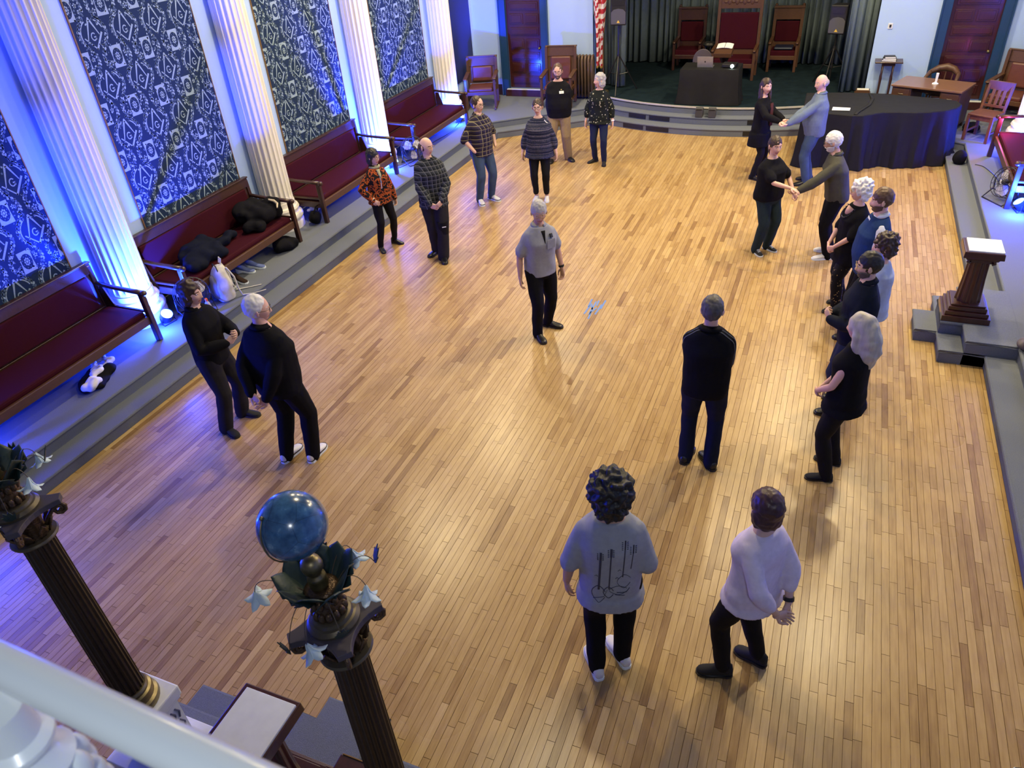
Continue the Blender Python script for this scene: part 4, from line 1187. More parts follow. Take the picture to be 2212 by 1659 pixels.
# backpack
def backpack():
    t = thing('backpack', 'white canvas backpack standing on the grey platform before the second bench', 'backpack', (-7.27, 6.75, 0.30), -0.5)
    C = cloth('white_canvas', (0.62, 0.61, 0.56)); G = cloth('grey_canvas', (0.30, 0.30, 0.29))
    b = MB()
    rings = []
    for z, a, c_ in ((0.0, 0.12, 0.09), (0.012, 0.155, 0.115), (0.08, 0.168, 0.125), (0.22, 0.165, 0.12), (0.34, 0.145, 0.10), (0.42, 0.112, 0.082), (0.47, 0.07, 0.055), (0.488, 0.02, 0.018)):
        rings.append([(a * math.copysign(abs(math.cos(q)) ** 0.7, math.cos(q)), c_ * math.copysign(abs(math.sin(q)) ** 0.7, math.sin(q)) + 0.05 * z, z) for q in [2 * PI * k / 24 for k in range(24)]])
    b.loft(rings)
    o = remesh(b, 0.016, 3, 0.02, 7); o.v = [(p[0], p[1], max(p[2], 0)) for p in o.v]; o.build('bag_body', C, t, smooth=True)
    b = MB(); b.ell((0, -0.085, 0.16), (0.125, 0.07, 0.15), 14, 10); b.ell((0, -0.08, 0.25), (0.105, 0.06, 0.12), 14, 10); o = remesh(b, 0.014, 4); o.v = [(p[0], p[1], max(p[2], 0.004)) for p in o.v]; o.build('front_pocket', G, t, smooth=True)
    b = MB(); b.tube([(-0.13, -0.02, 0.20), (-0.12, -0.02, 0.38), (-0.06, -0.02, 0.50), (0.06, -0.02, 0.50), (0.12, -0.02, 0.38), (0.13, -0.02, 0.2)], 0.007, 6); b.build('zip', BLACKP, t)
    b = MB(); b.tube([(-0.03, 0.06, 0.5), (-0.03, 0.08, 0.57), (0.03, 0.08, 0.57), (0.03, 0.06, 0.5)], 0.01, 6); b.build('grab_handle', C, t)
    for sx, p in ((-1, [(-0.08, 0.10, 0.45), (-0.10, 0.16, 0.3), (-0.11, 0.17, 0.12), (-0.10, 0.20, 0.02), (-0.05, 0.36, 0.012), (0.0, 0.52, 0.012)]), (1, [(0.08, 0.10, 0.45), (0.10, 0.16, 0.3), (0.11, 0.17, 0.12), (0.12, 0.2, 0.02), (0.18, 0.34, 0.012), (0.2, 0.5, 0.012)])):
        b = MB(); b.tube(p, [0.022, 0.024, 0.022, 0.014, 0.009, 0.008], 6, flat=0.5); b.build('shoulder_strap', C, t, smooth=True)
backpack()
t = thing('drink_bottle', 'clear plastic bottle with an orange cap beside the white backpack', 'bottle', (-7.17, 6.33, 0.30))
b = MB(); b.lathe([(0, 0), (0.035, 0), (0.038, 0.01), (0.036, 0.08), (0.038, 0.13), (0.03, 0.165), (0.014, 0.19), (0.014, 0.2), (0, 0.2)], 16); b.build('bottle_body', mat('bottle_plastic', (0.62, 0.60, 0.66), 0.15, trans=0.35), t, smooth=S30)
b = MB(); b.lathe([(0.0372, 0.045), (0.0382, 0.05), (0.0388, 0.12), (0.0382, 0.125)], 16); b.build('wrapper', mat('pale_wrapper', (0.6, 0.55, 0.62), 0.5, var=0.3, scale=60), t)
b = MB(); b.lathe([(0, 0.19), (0.018, 0.19), (0.018, 0.225), (0, 0.228)], 14); b.build('cap', mat('orange_cap', (0.75, 0.13, 0.03), 0.4), t)

def shoe_thing(name, loc, rz, m, label):
    t = thing(name, label, 'shoe', loc, rz, 'shoes under the second bench')
    up, sole = shoe_mesh(1.0, 0.05)
    s = up.build('upper', m, t, smooth=True); sole.build('sole', WHITEP, t)
    return t

def shoe_mesh(s, heel=0.0, toe=1.0, height=1.0):
    """upper and sole, ankle at origin, pointing to -y"""
    up = MB()
    rings = []
    for t, w, h in ((-0.078, 0.016, 0.055), (-0.07, 0.030, 0.085), (-0.045, 0.037, 0.098), (0.0, 0.038, 0.100), (0.035, 0.038, 0.088), (0.075, 0.042, 0.068), (0.115, 0.047, 0.055), (0.15, 0.045, 0.046), (0.178, 0.034, 0.038), (0.192, 0.014, 0.026)):
        ring = []
        lift = heel * max(0, 1 - (t + 0.078) / 0.17)
        h = h * height
        for k in range(12):
            a = 2 * PI * k / 12
            x = w * math.copysign(abs(math.cos(a)) ** 0.8, math.cos(a))
            z = (0.5 + 0.5 * math.copysign(abs(math.sin(a)) ** 0.8, math.sin(a))) * (h - 0.014) + 0.014
            if math.sin(a) > 0: x *= 1 - 0.35 * math.sin(a) ** 2
            ring.append((x * s, -t * s * toe, (z + lift) * s))
        rings.append(ring)
    up.loft(rings)
    so = MB()
    out = []
    for t, w in ((-0.082, 0.018), (-0.07, 0.033), (-0.04, 0.039), (0.02, 0.037), (0.08, 0.044), (0.12, 0.05), (0.155, 0.047), (0.183, 0.036), (0.198, 0.014)):
        out.append((w, t))
    poly = [(w * s, -t * s * toe) for w, t in out] + [(-w * s, -t * s * toe) for w, t in reversed(out)]
    n = len(poly)
    def lift(y): return heel * max(0, 1 - (-y / s / toe + 0.078) / 0.17) * s
    vs = [(p[0], p[1], lift(p[1]) if lift(p[1]) < heel * 0.6 * s or heel < 0.03 else 0.0) for p in poly] + [(p[0], p[1], lift(p[1]) + 0.022 * s) for p in poly]
    so.add(vs, [tuple(range(n)), tuple(range(2 * n - 1, n - 1, -1))] + [(i, n + i, n + (i + 1) % n, (i + 1) % n) for i in range(n)])
    return up, so
SHB = cloth('blue_white_mesh', (0.12, 0.16, 0.36)); SHD = cloth('brown_black_leather', (0.03, 0.018, 0.014))
shoe_thing('sneaker', (-7.50, 7.62, 0.302), 1.9, SHB, 'blue and white sneaker under the second bench')
shoe_thing('sneaker', (-7.56, 7.46, 0.302), 1.9, SHB, 'blue sneaker further under the second bench')
shoe_thing('dark_shoe', (-7.44, 7.20, 0.302), 1.5, SHD, 'dark brown shoe under the second bench beside the backpack')
shoe_thing('dark_shoe', (-7.53, 7.04, 0.302), 1.5, SHD, 'dark shoe nearest the backpack under the second bench')

# tote bag on the platform
t = thing('tote_bag', 'black tote bag with white cloth spilling out, by the nearest bench', 'bag', (-7.40, 4.66, 0.30), 0.5)
b = MB(); b.ell((0, 0, 0.035), (0.17, 0.30, 0.06)); b.ell((0.08, 0.12, 0.05), (0.10, 0.16, 0.06)); o = remesh(b, 0.018, 3, 0.03, 8); o.v = [(p[0], p[1], max(p[2], 0)) for p in o.v]; o.build('bag_body', BLKCLO, t, smooth=True)
b = MB(); b.ell((0.02, -0.17, 0.075), (0.10, 0.14, 0.06)); b.ell((0.0, 0.02, 0.08), (0.06, 0.16, 0.05)); b.ell((-0.07, 0.17, 0.09), (0.045, 0.09, 0.05)); b.ell((0.08, 0.22, 0.085), (0.05, 0.10, 0.045)); b.tube([(0.04, 0.30, 0.09), (-0.02, 0.36, 0.10), (-0.09, 0.32, 0.09), (-0.12, 0.24, 0.08)], 0.03, 6)
o = remesh(b, 0.014, 3, 0.05, 11, 3); o.build('white_cloth', cloth('white_cotton', (0.70, 0.69, 0.72)), t, smooth=True)
lump('pouch', [((0, 0, 0.06), (0.08, 0.12, 0.07))], mat('red_nylon', (0.5, 0.03, 0.03), 0.5), (-7.86, 3.72, SEATZ), 'small red pouch on the nearest left bench at the photo edge', 'pouch')
lump('bag', [((0, 0, 0.08), (0.16, 0.13, 0.10)), ((0.12, -0.05, 0.12), (0.12, 0.14, 0.14)), ((-0.1, 0.06, 0.05), (0.1, 0.1, 0.06))], mat('dark_mottled_cloth', (0.10, 0.085, 0.10), 0.8, var=0.9, scale=14), (2.36, 8.02, 0.302), 'dark mottled cloth bag lying on the right platform by the dais', 'bag', amp=0.05, seed=9)
lump('shoulder_bag', [((0, 0, 0.06), (0.16, 0.22, 0.07))], BLKCLO, (2.36, 15.86, 0.302), 'black bag tucked under the brown chair beside the piano', 'bag', amp=0.03, seed=3)
lump('cloth_bundle', [((0, 0, 0.10), (0.11, 0.11, 0.13))], BLKCLO, (2.10, 14.42, 0.152), 'black bundle on the right step at the piano drape corner', 'bag', amp=0.02, seed=8)

# cables
def cable(pts, r, label, m=BLACKP):
    b = MB(); 
    P = [Vector(p) for p in pts]; Q = []
    for i in range(len(P) - 1):
        p0, p1, p2, p3 = P[max(i - 1, 0)], P[i], P[i + 1], P[min(i + 2, len(P) - 1)]
        for k in range(5):
            u = k / 5
            Q.append(0.5 * ((2 * p1) + (p2 - p0) * u + (2 * p0 - 5 * p1 + 4 * p2 - p3) * u * u + (3 * p1 - p0 - 3 * p2 + p3) * u ** 3))
    Q.append(P[-1]); b.tube(Q, r, 6)
    return tag(b.build('power_cable', m, smooth=True), label, 'cable')
cable([(2.28, 13.95, 0.306), (2.4, 13.85, 0.306), (2.52, 13.4, 0.306), (2.55, 13.0, 0.306), (2.62, 12.85, 0.306), (2.52, 12.6, 0.308)], 0.006, 'black cable trailing over the right platform to the fan')
cable([(-7.55, 11.9, 0.306), (-7.45, 12.1, 0.306), (-7.4, 12.6, 0.306), (-7.55, 13.4, 0.306), (-7.5, 14.2, 0.306), (-7.6, 14.9, 0.306)], 0.006, 'dark cable lying along the left platform before the last bench')
t = thing('power_strip', 'small pale plug block on the right platform beside the bench', 'plug', (2.58, 13.12, 0.30))
b = MB(); b.box((0, 0, 0.025), (0.07, 0.20, 0.05)); b.build('block', mat('pale_plug', (0.4, 0.4, 0.42), 0.5), t, bevel=0.01)
b = MB(); b.box((0, 0.04, 0.055), (0.03, 0.03, 0.02)); b.build('plug', BLACKP, t)

# tape on the floor
t = thing('tape_marks', 'cluster of pale blue tape strips stuck to the dance floor', 'tape', (-2.54, 8.27, 0.0008))
TAPE = mat('blue_masking_tape', (0.12, 0.24, 0.62), 0.6)
for x, y, l, a in ((-0.07, 0.12, 0.22, 0.05), (-0.055, -0.06, 0.24, -0.05), (0.0, 0.0, 0.36, 0.02), (0.03, 0.14, 0.14, 0.08), (0.085, -0.02, 0.28, -0.04), (0.11, 0.12, 0.24, 0.0), (0.02, -0.2, 0.18, 0.1), (-0.02, 0.03, 0.16, 0.35), (0.03, -0.05, 0.15, -0.3)):
    b = MB(); b.box((x, y, 0.0008), (0.022, l, 0.0012), rz=a); b.build('tape_strip', TAPE, t)

# ================================================================== NEAR COLUMNS WITH GLOBE AND LILIES
def leaf_blade(mb, base, tip, width, curl, m=0, lobes=5, side=None):
    base, tip = Vector(base), Vector(tip)
    d = tip - base
    sd = side or d.cross(Vector((0, 0, 1)))
    sd = Vector(sd)
    if sd.length < 1e-5: sd = Vector((1, 0, 0))
    sd.normalize()
    up = sd.cross(d).normalized()
    rows = []
    n = 9
    for i in range(n):
        u = i / (n - 1)
        wv = width * math.sin(PI * min(1, 0.12 + u * 0.88)) ** 0.7 * (1 + 0.16 * math.cos(u * lobes * 2 * PI)) if i < n - 1 else 0.001
        c = base + d * u + up * curl * math.sin(u * PI * 0.5) ** 2
        rows.append([c - sd * wv + up * 0.22 * wv, c - sd * wv * 0.5 + up * 0.03 * wv, c, c + sd * wv * 0.5 + up * 0.03 * wv, c + sd * wv + up * 0.22 * wv])
    mb.loft(rows, m, closed=False, caps=False)

def thicken(o, t=0.002):
    q = o.modifiers.new('thick', 'SOLIDIFY'); q.thickness = t
    return o

def lily(parent, c, tilt, rz, s=1.0):
    b = MB()
    T = Matrix.Translation(c) @ Matrix.Rotation(rz, 4, 'Z') @ Matrix.Rotation(tilt, 4, 'X')
    for k in range(5):
        a = 2 * PI * k / 5
        R = T @ Matrix.Rotation(a, 4, 'Z')
        rows = []
        for u, r, z, wd in ((0, 0.004, 0.0, 0.004), (0.3, 0.012, -0.03, 0.012), (0.6, 0.026, -0.052, 0.020), (0.85, 0.046, -0.062, 0.013), (1, 0.062, -0.06, 0.001)):
            rows.append([R @ Vector((r * s, q * wd * s, z * s)) for q in (-1, 0, 1)])
        b.loft(rows, closed=False, caps=False)
    return thicken(b.build('lily_flower', PETAL, parent, smooth=True))

def ivy_leaf(parent, c, rz, tilt, s=1.0):
    b = MB()
    T = Matrix.Translation(c) @ Matrix.Rotation(rz, 4, 'Z') @ Matrix.Rotation(tilt, 4, 'X') @ Matrix.Scale(s, 4)
    pts = [(0, 0), (0.022, -0.01), (0.032, -0.05), (0.02, -0.045), (0.012, -0.085), (0, -0.06), (-0.012, -0.085), (-0.02, -0.045), (-0.032, -0.05), (-0.022, -0.01)]
    b.prism(pts, -0.002, 0.002, T=T)
    return b.build('vine_leaf', LEAFG, parent)

def lamp_column(loc, label, z_neck, globe, tilt):
    """local z=0 at world z=0.88 (foot of the bronze column)"""
    t = thing('globe_column', label, 'column', loc, 0, 'bronze columns below the balcony')
    zn = z_neck - loc[2]
    b = MB(); b.lathe([(0, 0), (0.135, 0), (0.14, 0.02), (0.135, 0.045), (0.118, 0.055), (0.112, 0.075), (0.122, 0.09), (0.118, 0.11), (0.104, 0.118), (0.106, 0.135), (0.098, 0.15), (0, 0.15)], 28); b.build('column_base', BRASS, t, smooth=S30)
    rings = []
    for z, r in ((0.145, 0.090), (0.5, 0.088), (0.9, 0.084), (zn, 0.078)):
        ring = []
        for j in range(20):
            for q, d in ((0, 0), (0.3, 0), (0.42, -0.006), (0.72, -0.008), (0.9, -0.004)):
                a = 2 * PI * (j + q) / 20
                ring.append(((r + d) * math.cos(a), (r + d) * math.sin(a), z))
        rings.append(ring)
    b = MB(); b.loft(rings); b.build('fluted_shaft', mat('dark_bronze_shaft', (0.035, 0.021, 0.013), 0.4, metal=0.25, var=0.5, scale=30), t, smooth=math.radians(50))
    K = Matrix.Translation((0, 0, zn)) @ Matrix.Rotation(tilt, 4, 'Y')
    DISC = mat('worn_bronze_disc', (0.11, 0.09, 0.06), 0.42, metal=0.5, var=0.3)
    b = MB(); b.lathe([(0, -0.02), (0.085, -0.02), (0.11, -0.008), (0.113, 0.0), (0.108, 0.01), (0, 0.012)], 32, T=K); b.build('neck_disc', DISC, t, smooth=S30)
    # acanthus bell and volutes
    b = MB(); b.lathe([(0.0, 0.01), (0.07, 0.01), (0.066, 0.06), (0.074, 0.11), (0.095, 0.145), (0, 0.145)], 20, T=K); b.build('capital_bell', BRONZE, t, smooth=S30)
    for k in range(8):
        a = 2 * PI * k / 8
        b = MB(); sd = Vector((-math.sin(a), math.cos(a), 0))
        leaf_blade(b, (0.072 * math.cos(a), 0.072 * math.sin(a), 0.012), (0.098 * math.cos(a), 0.098 * math.sin(a), 0.095), 0.026, 0.012, side=sd)
        b.v = [tuple(K @ Vector(p)) for p in b.v]
        thicken(b.build('acanthus_leaf', BRONZE, t, smooth=True), 0.008)
    for k in range(4):
        a = PI / 4 + PI / 2 * k
        dx = Vector((math.cos(a), math.sin(a), 0))
        b = MB()
        P = []
        for i in range(22):
            u = i / 21
            if u < 0.4:
                q = u / 0.4
                P.append(dx * (0.075 + 0.085 * q) + Vector((0, 0, 0.04 + 0.10 * q ** 0.8)))
            else:
                q = (u - 0.4) / 0.6
                ang = PI / 2 - q * 3.3 * PI
                r = 0.034 * (1 - 0.75 * q)
                P.append(dx * (0.16 + r * math.cos(ang)) + Vector((0, 0, 0.106 + r * math.sin(ang))))
        b.tube([K @ p for p in P], [0.011] * 10 + [0.010] * 12, 7)
        b.v = b.v; b.build('volute', BRONZE, t, smooth=True)
    # concave-sided abacus
    out = []
    S = 0.155
    for k in range(4):
        a = PI / 2 * k
        R = Matrix.Rotation(a, 2)
        for u in np.linspace(-1, 1, 9):
            v = R @ Vector((u * S * 0.74, -S + 0.042 * (1 - u * u)))
            out.append((v[0], v[1]))
    b = MB(); b.prism(out, 0.145, 0.175, T=K); b.build('abacus', mat('slate_abacus', (0.06, 0.05, 0.065), 0.6, var=0.2), t, bevel=0.003)
    b = MB(); b.lathe([(0, 0.175), (0.105, 0.175), (0.108, 0.19), (0.095, 0.205), (0.085, 0.208), (0.08, 0.222), (0.066, 0.228), (0, 0.228)], 28, T=K); b.build('globe_foot', DISC, t, smooth=S30)
    b = MB(); b.lathe([(0, 0.225), (0.062, 0.225), (0.058, 0.26), (0.060, 0.31), (0.066, 0.35), (0.068, 0.365), (0.05, 0.37), (0, 0.37)], 22, T=K)
    for k in range(26):
        a = 2 * PI * k / 13 + 0.24 * (k // 13)
        z = 0.25 + 0.07 * (k // 13)
        b.ell(K @ Vector((0.060 * math.cos(a), 0.060 * math.sin(a), z)), (0.016, 0.016, 0.026), 7, 5)
    b.build('flower_drum', BRONZE, t, smooth=True)
    # big collar leaves
    for k in range(9):
        a = 2 * PI * k / 9 + 0.2
        c = Vector((math.cos(a), math.sin(a), 0)); sd = Vector((-math.sin(a), math.cos(a), 0))
        b = MB()
        hi = k % 3 == 0
        tip = c * (0.125 if hi else 0.185) + Vector((0, 0, 0.50 if hi else (0.40 + 0.03 * (k % 2))))
        leaf_blade(b, c * 0.05 + Vector((0, 0, 0.345)), tip, 0.070, 0.03 if hi else -0.05, side=sd)
        b.v = [tuple(K @ Vector(p)) for p in b.v]
        thicken(b.build('collar_leaf', LEAFG, t, smooth=True), 0.003)
    # vines with hanging leaves and lilies
    VN = mat('vine_wire', (0.10, 0.075, 0.05), 0.5)
    spec = [(3.6, 0.25, 0.385, 'l'), (0.15, 0.20, 0.385, 'l'), (0.75, 0.22, 0.38, 'i'), (4.2, 0.20, 0.15, 'i'), (4.75, 0.17, 0.225, 'l'), (5.6, 0.14, 0.20, 'i'), (2.2, 0.22, 0.32, 'i'), (1.5, 0.2, 0.36, 'l')]
    for a, r, zz, kd in spec:
        c = Vector((math.cos(a), math.sin(a), 0))
        P = [c * 0.05 + Vector((0, 0, 0.34)), c * (0.55 * r) + Vector((0, 0, max(zz, 0.34) + 0.06)), c * (0.9 * r) + Vector((0, 0, zz + 0.10)), c * r + Vector((0, 0, zz + 0.01))]
        Q = []
        for i in range(13):
            u = i / 12
            Q.append(K @ (P[0] * (1 - u) ** 3 + P[1] * 3 * u * (1 - u) ** 2 + P[2] * 3 * u * u * (1 - u) + P[3] * u ** 3))
        b = MB(); b.tube(Q, 0.0018, 5); b.build('vine_stem', VN, t)
        e = Q[-1]
        if kd == 'l': lily(t, e, 0.35 if a > 4.5 else -0.25, a, 0.95)
        else: ivy_leaf(t, e, a + PI / 2, -1.2, 0.95)
    # turned finial and globe
    b = MB(); b.lathe([(0, 0.365), (0.034, 0.37), (0.038, 0.39), (0.032, 0.40), (0.038, 0.415), (0.036, 0.43), (0.026, 0.437), (0.026, 0.445), (0.04, 0.465), (0.043, 0.485), (0.036, 0.51), (0.016, 0.525), (0, 0.525)], 22, T=K); b.build('finial', BRASS, t, smooth=True)
    if globe:
        G = bpy.data.materials.new('celestial_globe')
        nt, N, L, P_ = nodes_of(G)
        tc = N.new('ShaderNodeTexCoord')
        nz = N.new('ShaderNodeTexNoise'); nz.inputs['Scale'].default_value = 26; nz.inputs['Detail'].default_value = 5
        L.new(tc.outputs['Object'], nz.inputs['Vector'])
        wv = N.new('ShaderNodeTexVoronoi'); wv.feature = 'DISTANCE_TO_EDGE'; wv.inputs['Scale'].default_value = 9
        L.new(tc.outputs['Object'], wv.inputs['Vector'])
        c1 = ramp(N, L, nz.outputs['Fac'], [(0.35, (0.018, 0.07, 0.17)), (0.62, (0.05, 0.15, 0.30)), (0.75, (0.20, 0.34, 0.48))])
        c2 = ramp(N, L, wv.outputs['Distance'], [(0.0, (0.35, 0.35, 0.4)), (0.015, (1, 1, 1))])
        mx = N.new('ShaderNodeMix'); mx.data_type = 'RGBA'; mx.blend_type = 'MULTIPLY'; mx.inputs[0].default_value = 0.8
        L.new(c1, mx.inputs[6]); L.new(c2, mx.inputs[7]); L.new(mx.outputs[2], P_.inputs['Base Color'])
        P_.inputs['Roughness'].default_value = 0.22; P_.inputs['Coat Weight'].default_value = 0.6; P_.inputs['Coat Roughness'].default_value = 0.15
        gc = K @ Vector((-0.010, 0, 0.688))
        b = MB(); b.ell((0, 0, 0), 0.128, 40, 28); g = b.build('globe', G, t, smooth=True); g.location = gc
        b = MB()
        ax = Vector((-0.35, -0.60, 0.72)).normalized()
        lo = (Vector((0.05, 0.0, -1))).normalized()
        P = []
        for i in range(15):
            u = i / 14
            v = (lo * (1 - u) + ax * u + Vector((0.15, -0.5, 0)) * math.sin(PI * u) * 0.5).normalized() * (0.1305 + 0.004 * math.sin(PI * u))
            P.append(gc + v)
        b.tube(P, 0.0032, 6); b.ell(gc + ax * 0.134, 0.008); b.build('meridian_arm', BRASS, t, smooth=True)
    return t
lamp_column((-1.505, 1.43, 0.88), 'fluted bronze column topped by a blue globe, lilies and leaves', 2.265, True, -0.09)
lamp_column((-3.33, 1.45, 0.88), 'fluted bronze column at the left edge, its top outside the photo', 2.30, True, -0.06)
def pedestal(loc, label):
    t = thing('column_pedestal', label, 'pedestal', loc, 0, 'white pedestals below the balcony')
    b = MB(); b.box((0, 0, 0.535), (0.34, 0.34, 0.085)); b.box((0, 0, 0.48), (0.32, 0.32, 0.03)); b.build('cap_slab', WHITEM, t, bevel=0.012)
    b = MB(); b.box((0, 0, 0.24), (0.27, 0.27, 0.46)); b.build('die', WHITEM, t)
    b = MB(); b.box((0.02, 0.0, 0.04), (0.62, 0.42, 0.08)); b.build('foot_slab', WHITEM, t, bevel=0.006)
    b = MB()
    for k in range(7):
        for j in range(3):
            b.tube([(0.137, -0.1 + 0.034 * k, 0.10 + 0.11 * j), (0.141, -0.09 + 0.034 * k, 0.15 + 0.11 * j), (0.137, -0.11 + 0.034 * k, 0.19 + 0.11 * j)], 0.006, 5)
    for k in range(5): b.box((0.20 + 0.022 * k, 0, 0.083), (0.008, 0.30, 0.006))
    b.build('blue_carving', mat('blue_grey_carving', (0.12, 0.13, 0.24), 0.6), t)
pedestal((-3.33, 1.45, 0.303), 'white carved pedestal under the left bronze column')
pedestal((-1.505, 1.43, 0.303), 'white pedestal under the globe column, mostly outside the photo')

# carved support of the near dais (dark ornament at the lower edge)
t = thing('carved_bracket', 'dark carved wooden bracket beside the near lectern foot', 'ornament', (CX + 0.36, 1.62, 0.303))
b = MB(); b.box((0, 0, 0.09), (0.20, 0.20, 0.18)); b.box((0, 0, 0.19), (0.25, 0.25, 0.02)); b.build('block', WOODR, t, bevel=0.006)
b = MB()
for k in range(3): b.tube([(-0.06 + 0.05 * k, 0.105, 0.15), (-0.05 + 0.05 * k, 0.11, 0.10), (-0.07 + 0.05 * k, 0.11, 0.05)], 0.008, 6)
b.tube([(-0.11, 0.125, 0.203), (0.12, 0.125, 0.203)], 0.005, 6); b.build('gilt_scroll', GILT, t)

# ================================================================== BALCONY RAIL beside the camera
t = thing('balcony_rail', 'thick white painted handrail crossing the lower left corner', 'railing', (0, 0, 0))
b = MB(); b.tube([(-2.6, 0.316, 4.081), (-0.71, 0.217, 4.208), (1.4, 0.107, 4.350)], 0.0208, 24); b.build('handrail', WHITEP, t, smooth=True)
def baluster(x, y):
    b = MB()
    b.lathe([(0.028, 0.0), (0.028, -0.045), (0.031, -0.048), (0.037, -0.054), (0.037, -0.060), (0.031, -0.066), (0.029, -0.072), (0.033, -0.088), (0.042, -0.100), (0.040, -0.106), (0.036, -0.11), (0.040, -0.17), (0.036, -0.4), (0.040, -0.48), (0.040, -0.6)], 28, (0, 0, 0))
    o = b.build('baluster', WHITEP, t, smooth=S30); o.location = (x, y, 4.178)
    for k in range(10):
        a = 2 * PI * k / 10
        f = MB()
        for q, (z0, r0) in enumerate(((-0.112, 0.038), (-0.145, 0.041), (-0.18, 0.042), (-0.215, 0.042))):
            aa = a + q * 0.32
            f.ell((r0 * math.cos(aa), r0 * math.sin(aa), z0 - 0.012), (0.0125, 0.0125, 0.024), 10, 8)
        f.build('baluster_leafwork', WHITEP, o, smooth=True)
    return o
baluster(-0.70, 0.185)
# ================================================================== PEOPLE
HAIRM = {
 'black': mat('black_hair', (0.010, 0.009, 0.010), 0.5, var=0.5, scale=40, stretch=(1, 1, 0.2)),
 'brown': mat('dark_brown_hair', (0.035, 0.018, 0.011), 0.5, var=0.5, scale=40, stretch=(1, 1, 0.2)),
 'mid': mat('mid_brown_hair', (0.085, 0.045, 0.026), 0.5, var=0.5, scale=40, stretch=(1, 1, 0.2)),
 'grey': mat('grey_hair', (0.36, 0.36, 0.38), 0.55, var=0.4, scale=45, stretch=(1, 1, 0.2)),
 'dgrey': mat('dark_grey_hair', (0.075, 0.07, 0.07), 0.55, var=0.7, scale=45, stretch=(1, 1, 0.2)),
 'white': mat('white_hair', (0.68, 0.68, 0.70), 0.6, var=0.2, scale=45, stretch=(1, 1, 0.2)),
 'silver': mat('silver_blonde_hair', (0.46, 0.43, 0.38), 0.5, var=0.45, scale=30, stretch=(1, 1, 0.15)),
 'auburn': mat('streaked_dark_hair', (0.05, 0.022, 0.028), 0.4, var=1.0, scale=16, stretch=(1, 1, 0.2)),
 'stubble': mat('shaved_side_hair', (0.30, 0.26, 0.24), 0.6, var=0.3, scale=60),
}

def sstep(a, b, x):
    t = np.clip((x - a) / (b - a), 0, 1)
    return t * t * (3 - 2 * t)

def head_points(female=False, smile=0.0):
    nth, nph = 38, 44
    V = []
    th = np.linspace(0.02, PI - 0.02, nth)
    ph = np.linspace(0, 2 * PI, nph, endpoint=False)
    TH, PH = np.meshgrid(th, ph, indexing='ij')
    x = np.sin(TH) * np.sin(PH) * 0.076
    y = -np.sin(TH) * np.cos(PH) * 0.095
    z = np.cos(TH) * 0.118
    front = sstep(0.0, -0.06, y)
    jaw = sstep(0.01, -0.10, z)
    x = x * (1 - (0.34 if female else 0.27) * jaw)
    back = sstep(0.0, 0.05, y)
    y = y * (1 - 0.5 * jaw * back)
    y = np.where(y < -0.065, -0.065 + (y + 0.065) * 0.82, y)
    g = lambda cx, cz, sx, sz: np.exp(-((x - cx) / sx) ** 2 - ((z - cz) / sz) ** 2) * front
    nr = np.interp(z, [-0.05, -0.042, -0.032, 0.0, 0.03], [0, 0.35, 1.0, 0.35, 0]) * np.exp(-(x / np.interp(z, [-0.04, 0.02], [0.015, 0.009])) ** 2) * front
    dy = -0.024 * nr
    dy += 0.008 * (g(0.031, 0.012, 0.016, 0.012) + g(-0.031, 0.012, 0.016, 0.012))
    dy += -0.004 * (g(0.03, 0.032, 0.022, 0.007) + g(-0.03, 0.032, 0.022, 0.007))
    dy += -0.004 * (g(0.042, -0.025, 0.02, 0.02) + g(-0.042, -0.025, 0.02, 0.02)) * (1 + smile)
    dy += -0.006 * (g(0, -0.058, 0.022, 0.006) + g(0, -0.071, 0.02, 0.006)) + 0.006 * g(0, -0.064, 0.024, 0.003)
    dy += -0.010 * g(0, -0.098, 0.022, 0.018)
    y = y + dy
    P = np.stack([x, y, z], -1)
    faces = []
    for i in range(nth - 1):
        for j in range(nph):
            k = (j + 1) % nph
            faces.append((i * nph + j, (i + 1) * nph + j, (i + 1) * nph + k, i * nph + k))
    faces.append(tuple(range(nph)))
    faces.append(tuple((nth - 1) * nph + j for j in range(nph - 1, -1, -1)))
    return P.reshape(-1, 3), faces

def head_mb(female, smile, bald=False):
    """materials: 0 skin 1 lips 2 eye white 3 iris/dark 4 brow"""
    P, F = head_points(female, smile)
    b = MB()
    b.v = [tuple(p) for p in P]
    for f in F:
        c = P[list(f)].mean(0)
        m = 0
        if c[1] < -0.05:
            if abs(c[0]) < 0.024 + 0.006 * smile and abs(c[2] + 0.0645 - smile * 3 * c[0] ** 2 * 4) < 0.0085: m = 1
            if 0.013 < abs(c[0]) < 0.047 and 0.0265 < c[2] - 0.05 * (0.03 - abs(abs(c[0]) - 0.03)) < 0.034: m = 4
        b.f.append(f); b.m.append(m)
    for s in (-1, 1):
        b.ell((s * 0.031, -0.0715, 0.010), (0.0135, 0.0115, 0.0095), 12, 8, 2)
        b.ell((s * 0.031, -0.0800, 0.010), (0.0060, 0.0045, 0.0060), 8, 6, 3)
        b.ell((s * 0.031, -0.0710, 0.0165), (0.0155, 0.0125, 0.0055), 10, 6, 0)
        T = Matrix.Rotation(s * 0.35, 4, 'Z') @ Matrix.Rotation(-0.15, 4, 'X')
        b.ell((s * 0.079, 0.010, -0.002), (0.009, 0.020, 0.032), 10, 8, 0, T)
        b.ell((s * 0.085, 0.004, 0.0), (0.006, 0.012, 0.02), 8, 6, 0, T)
    return b, P, F

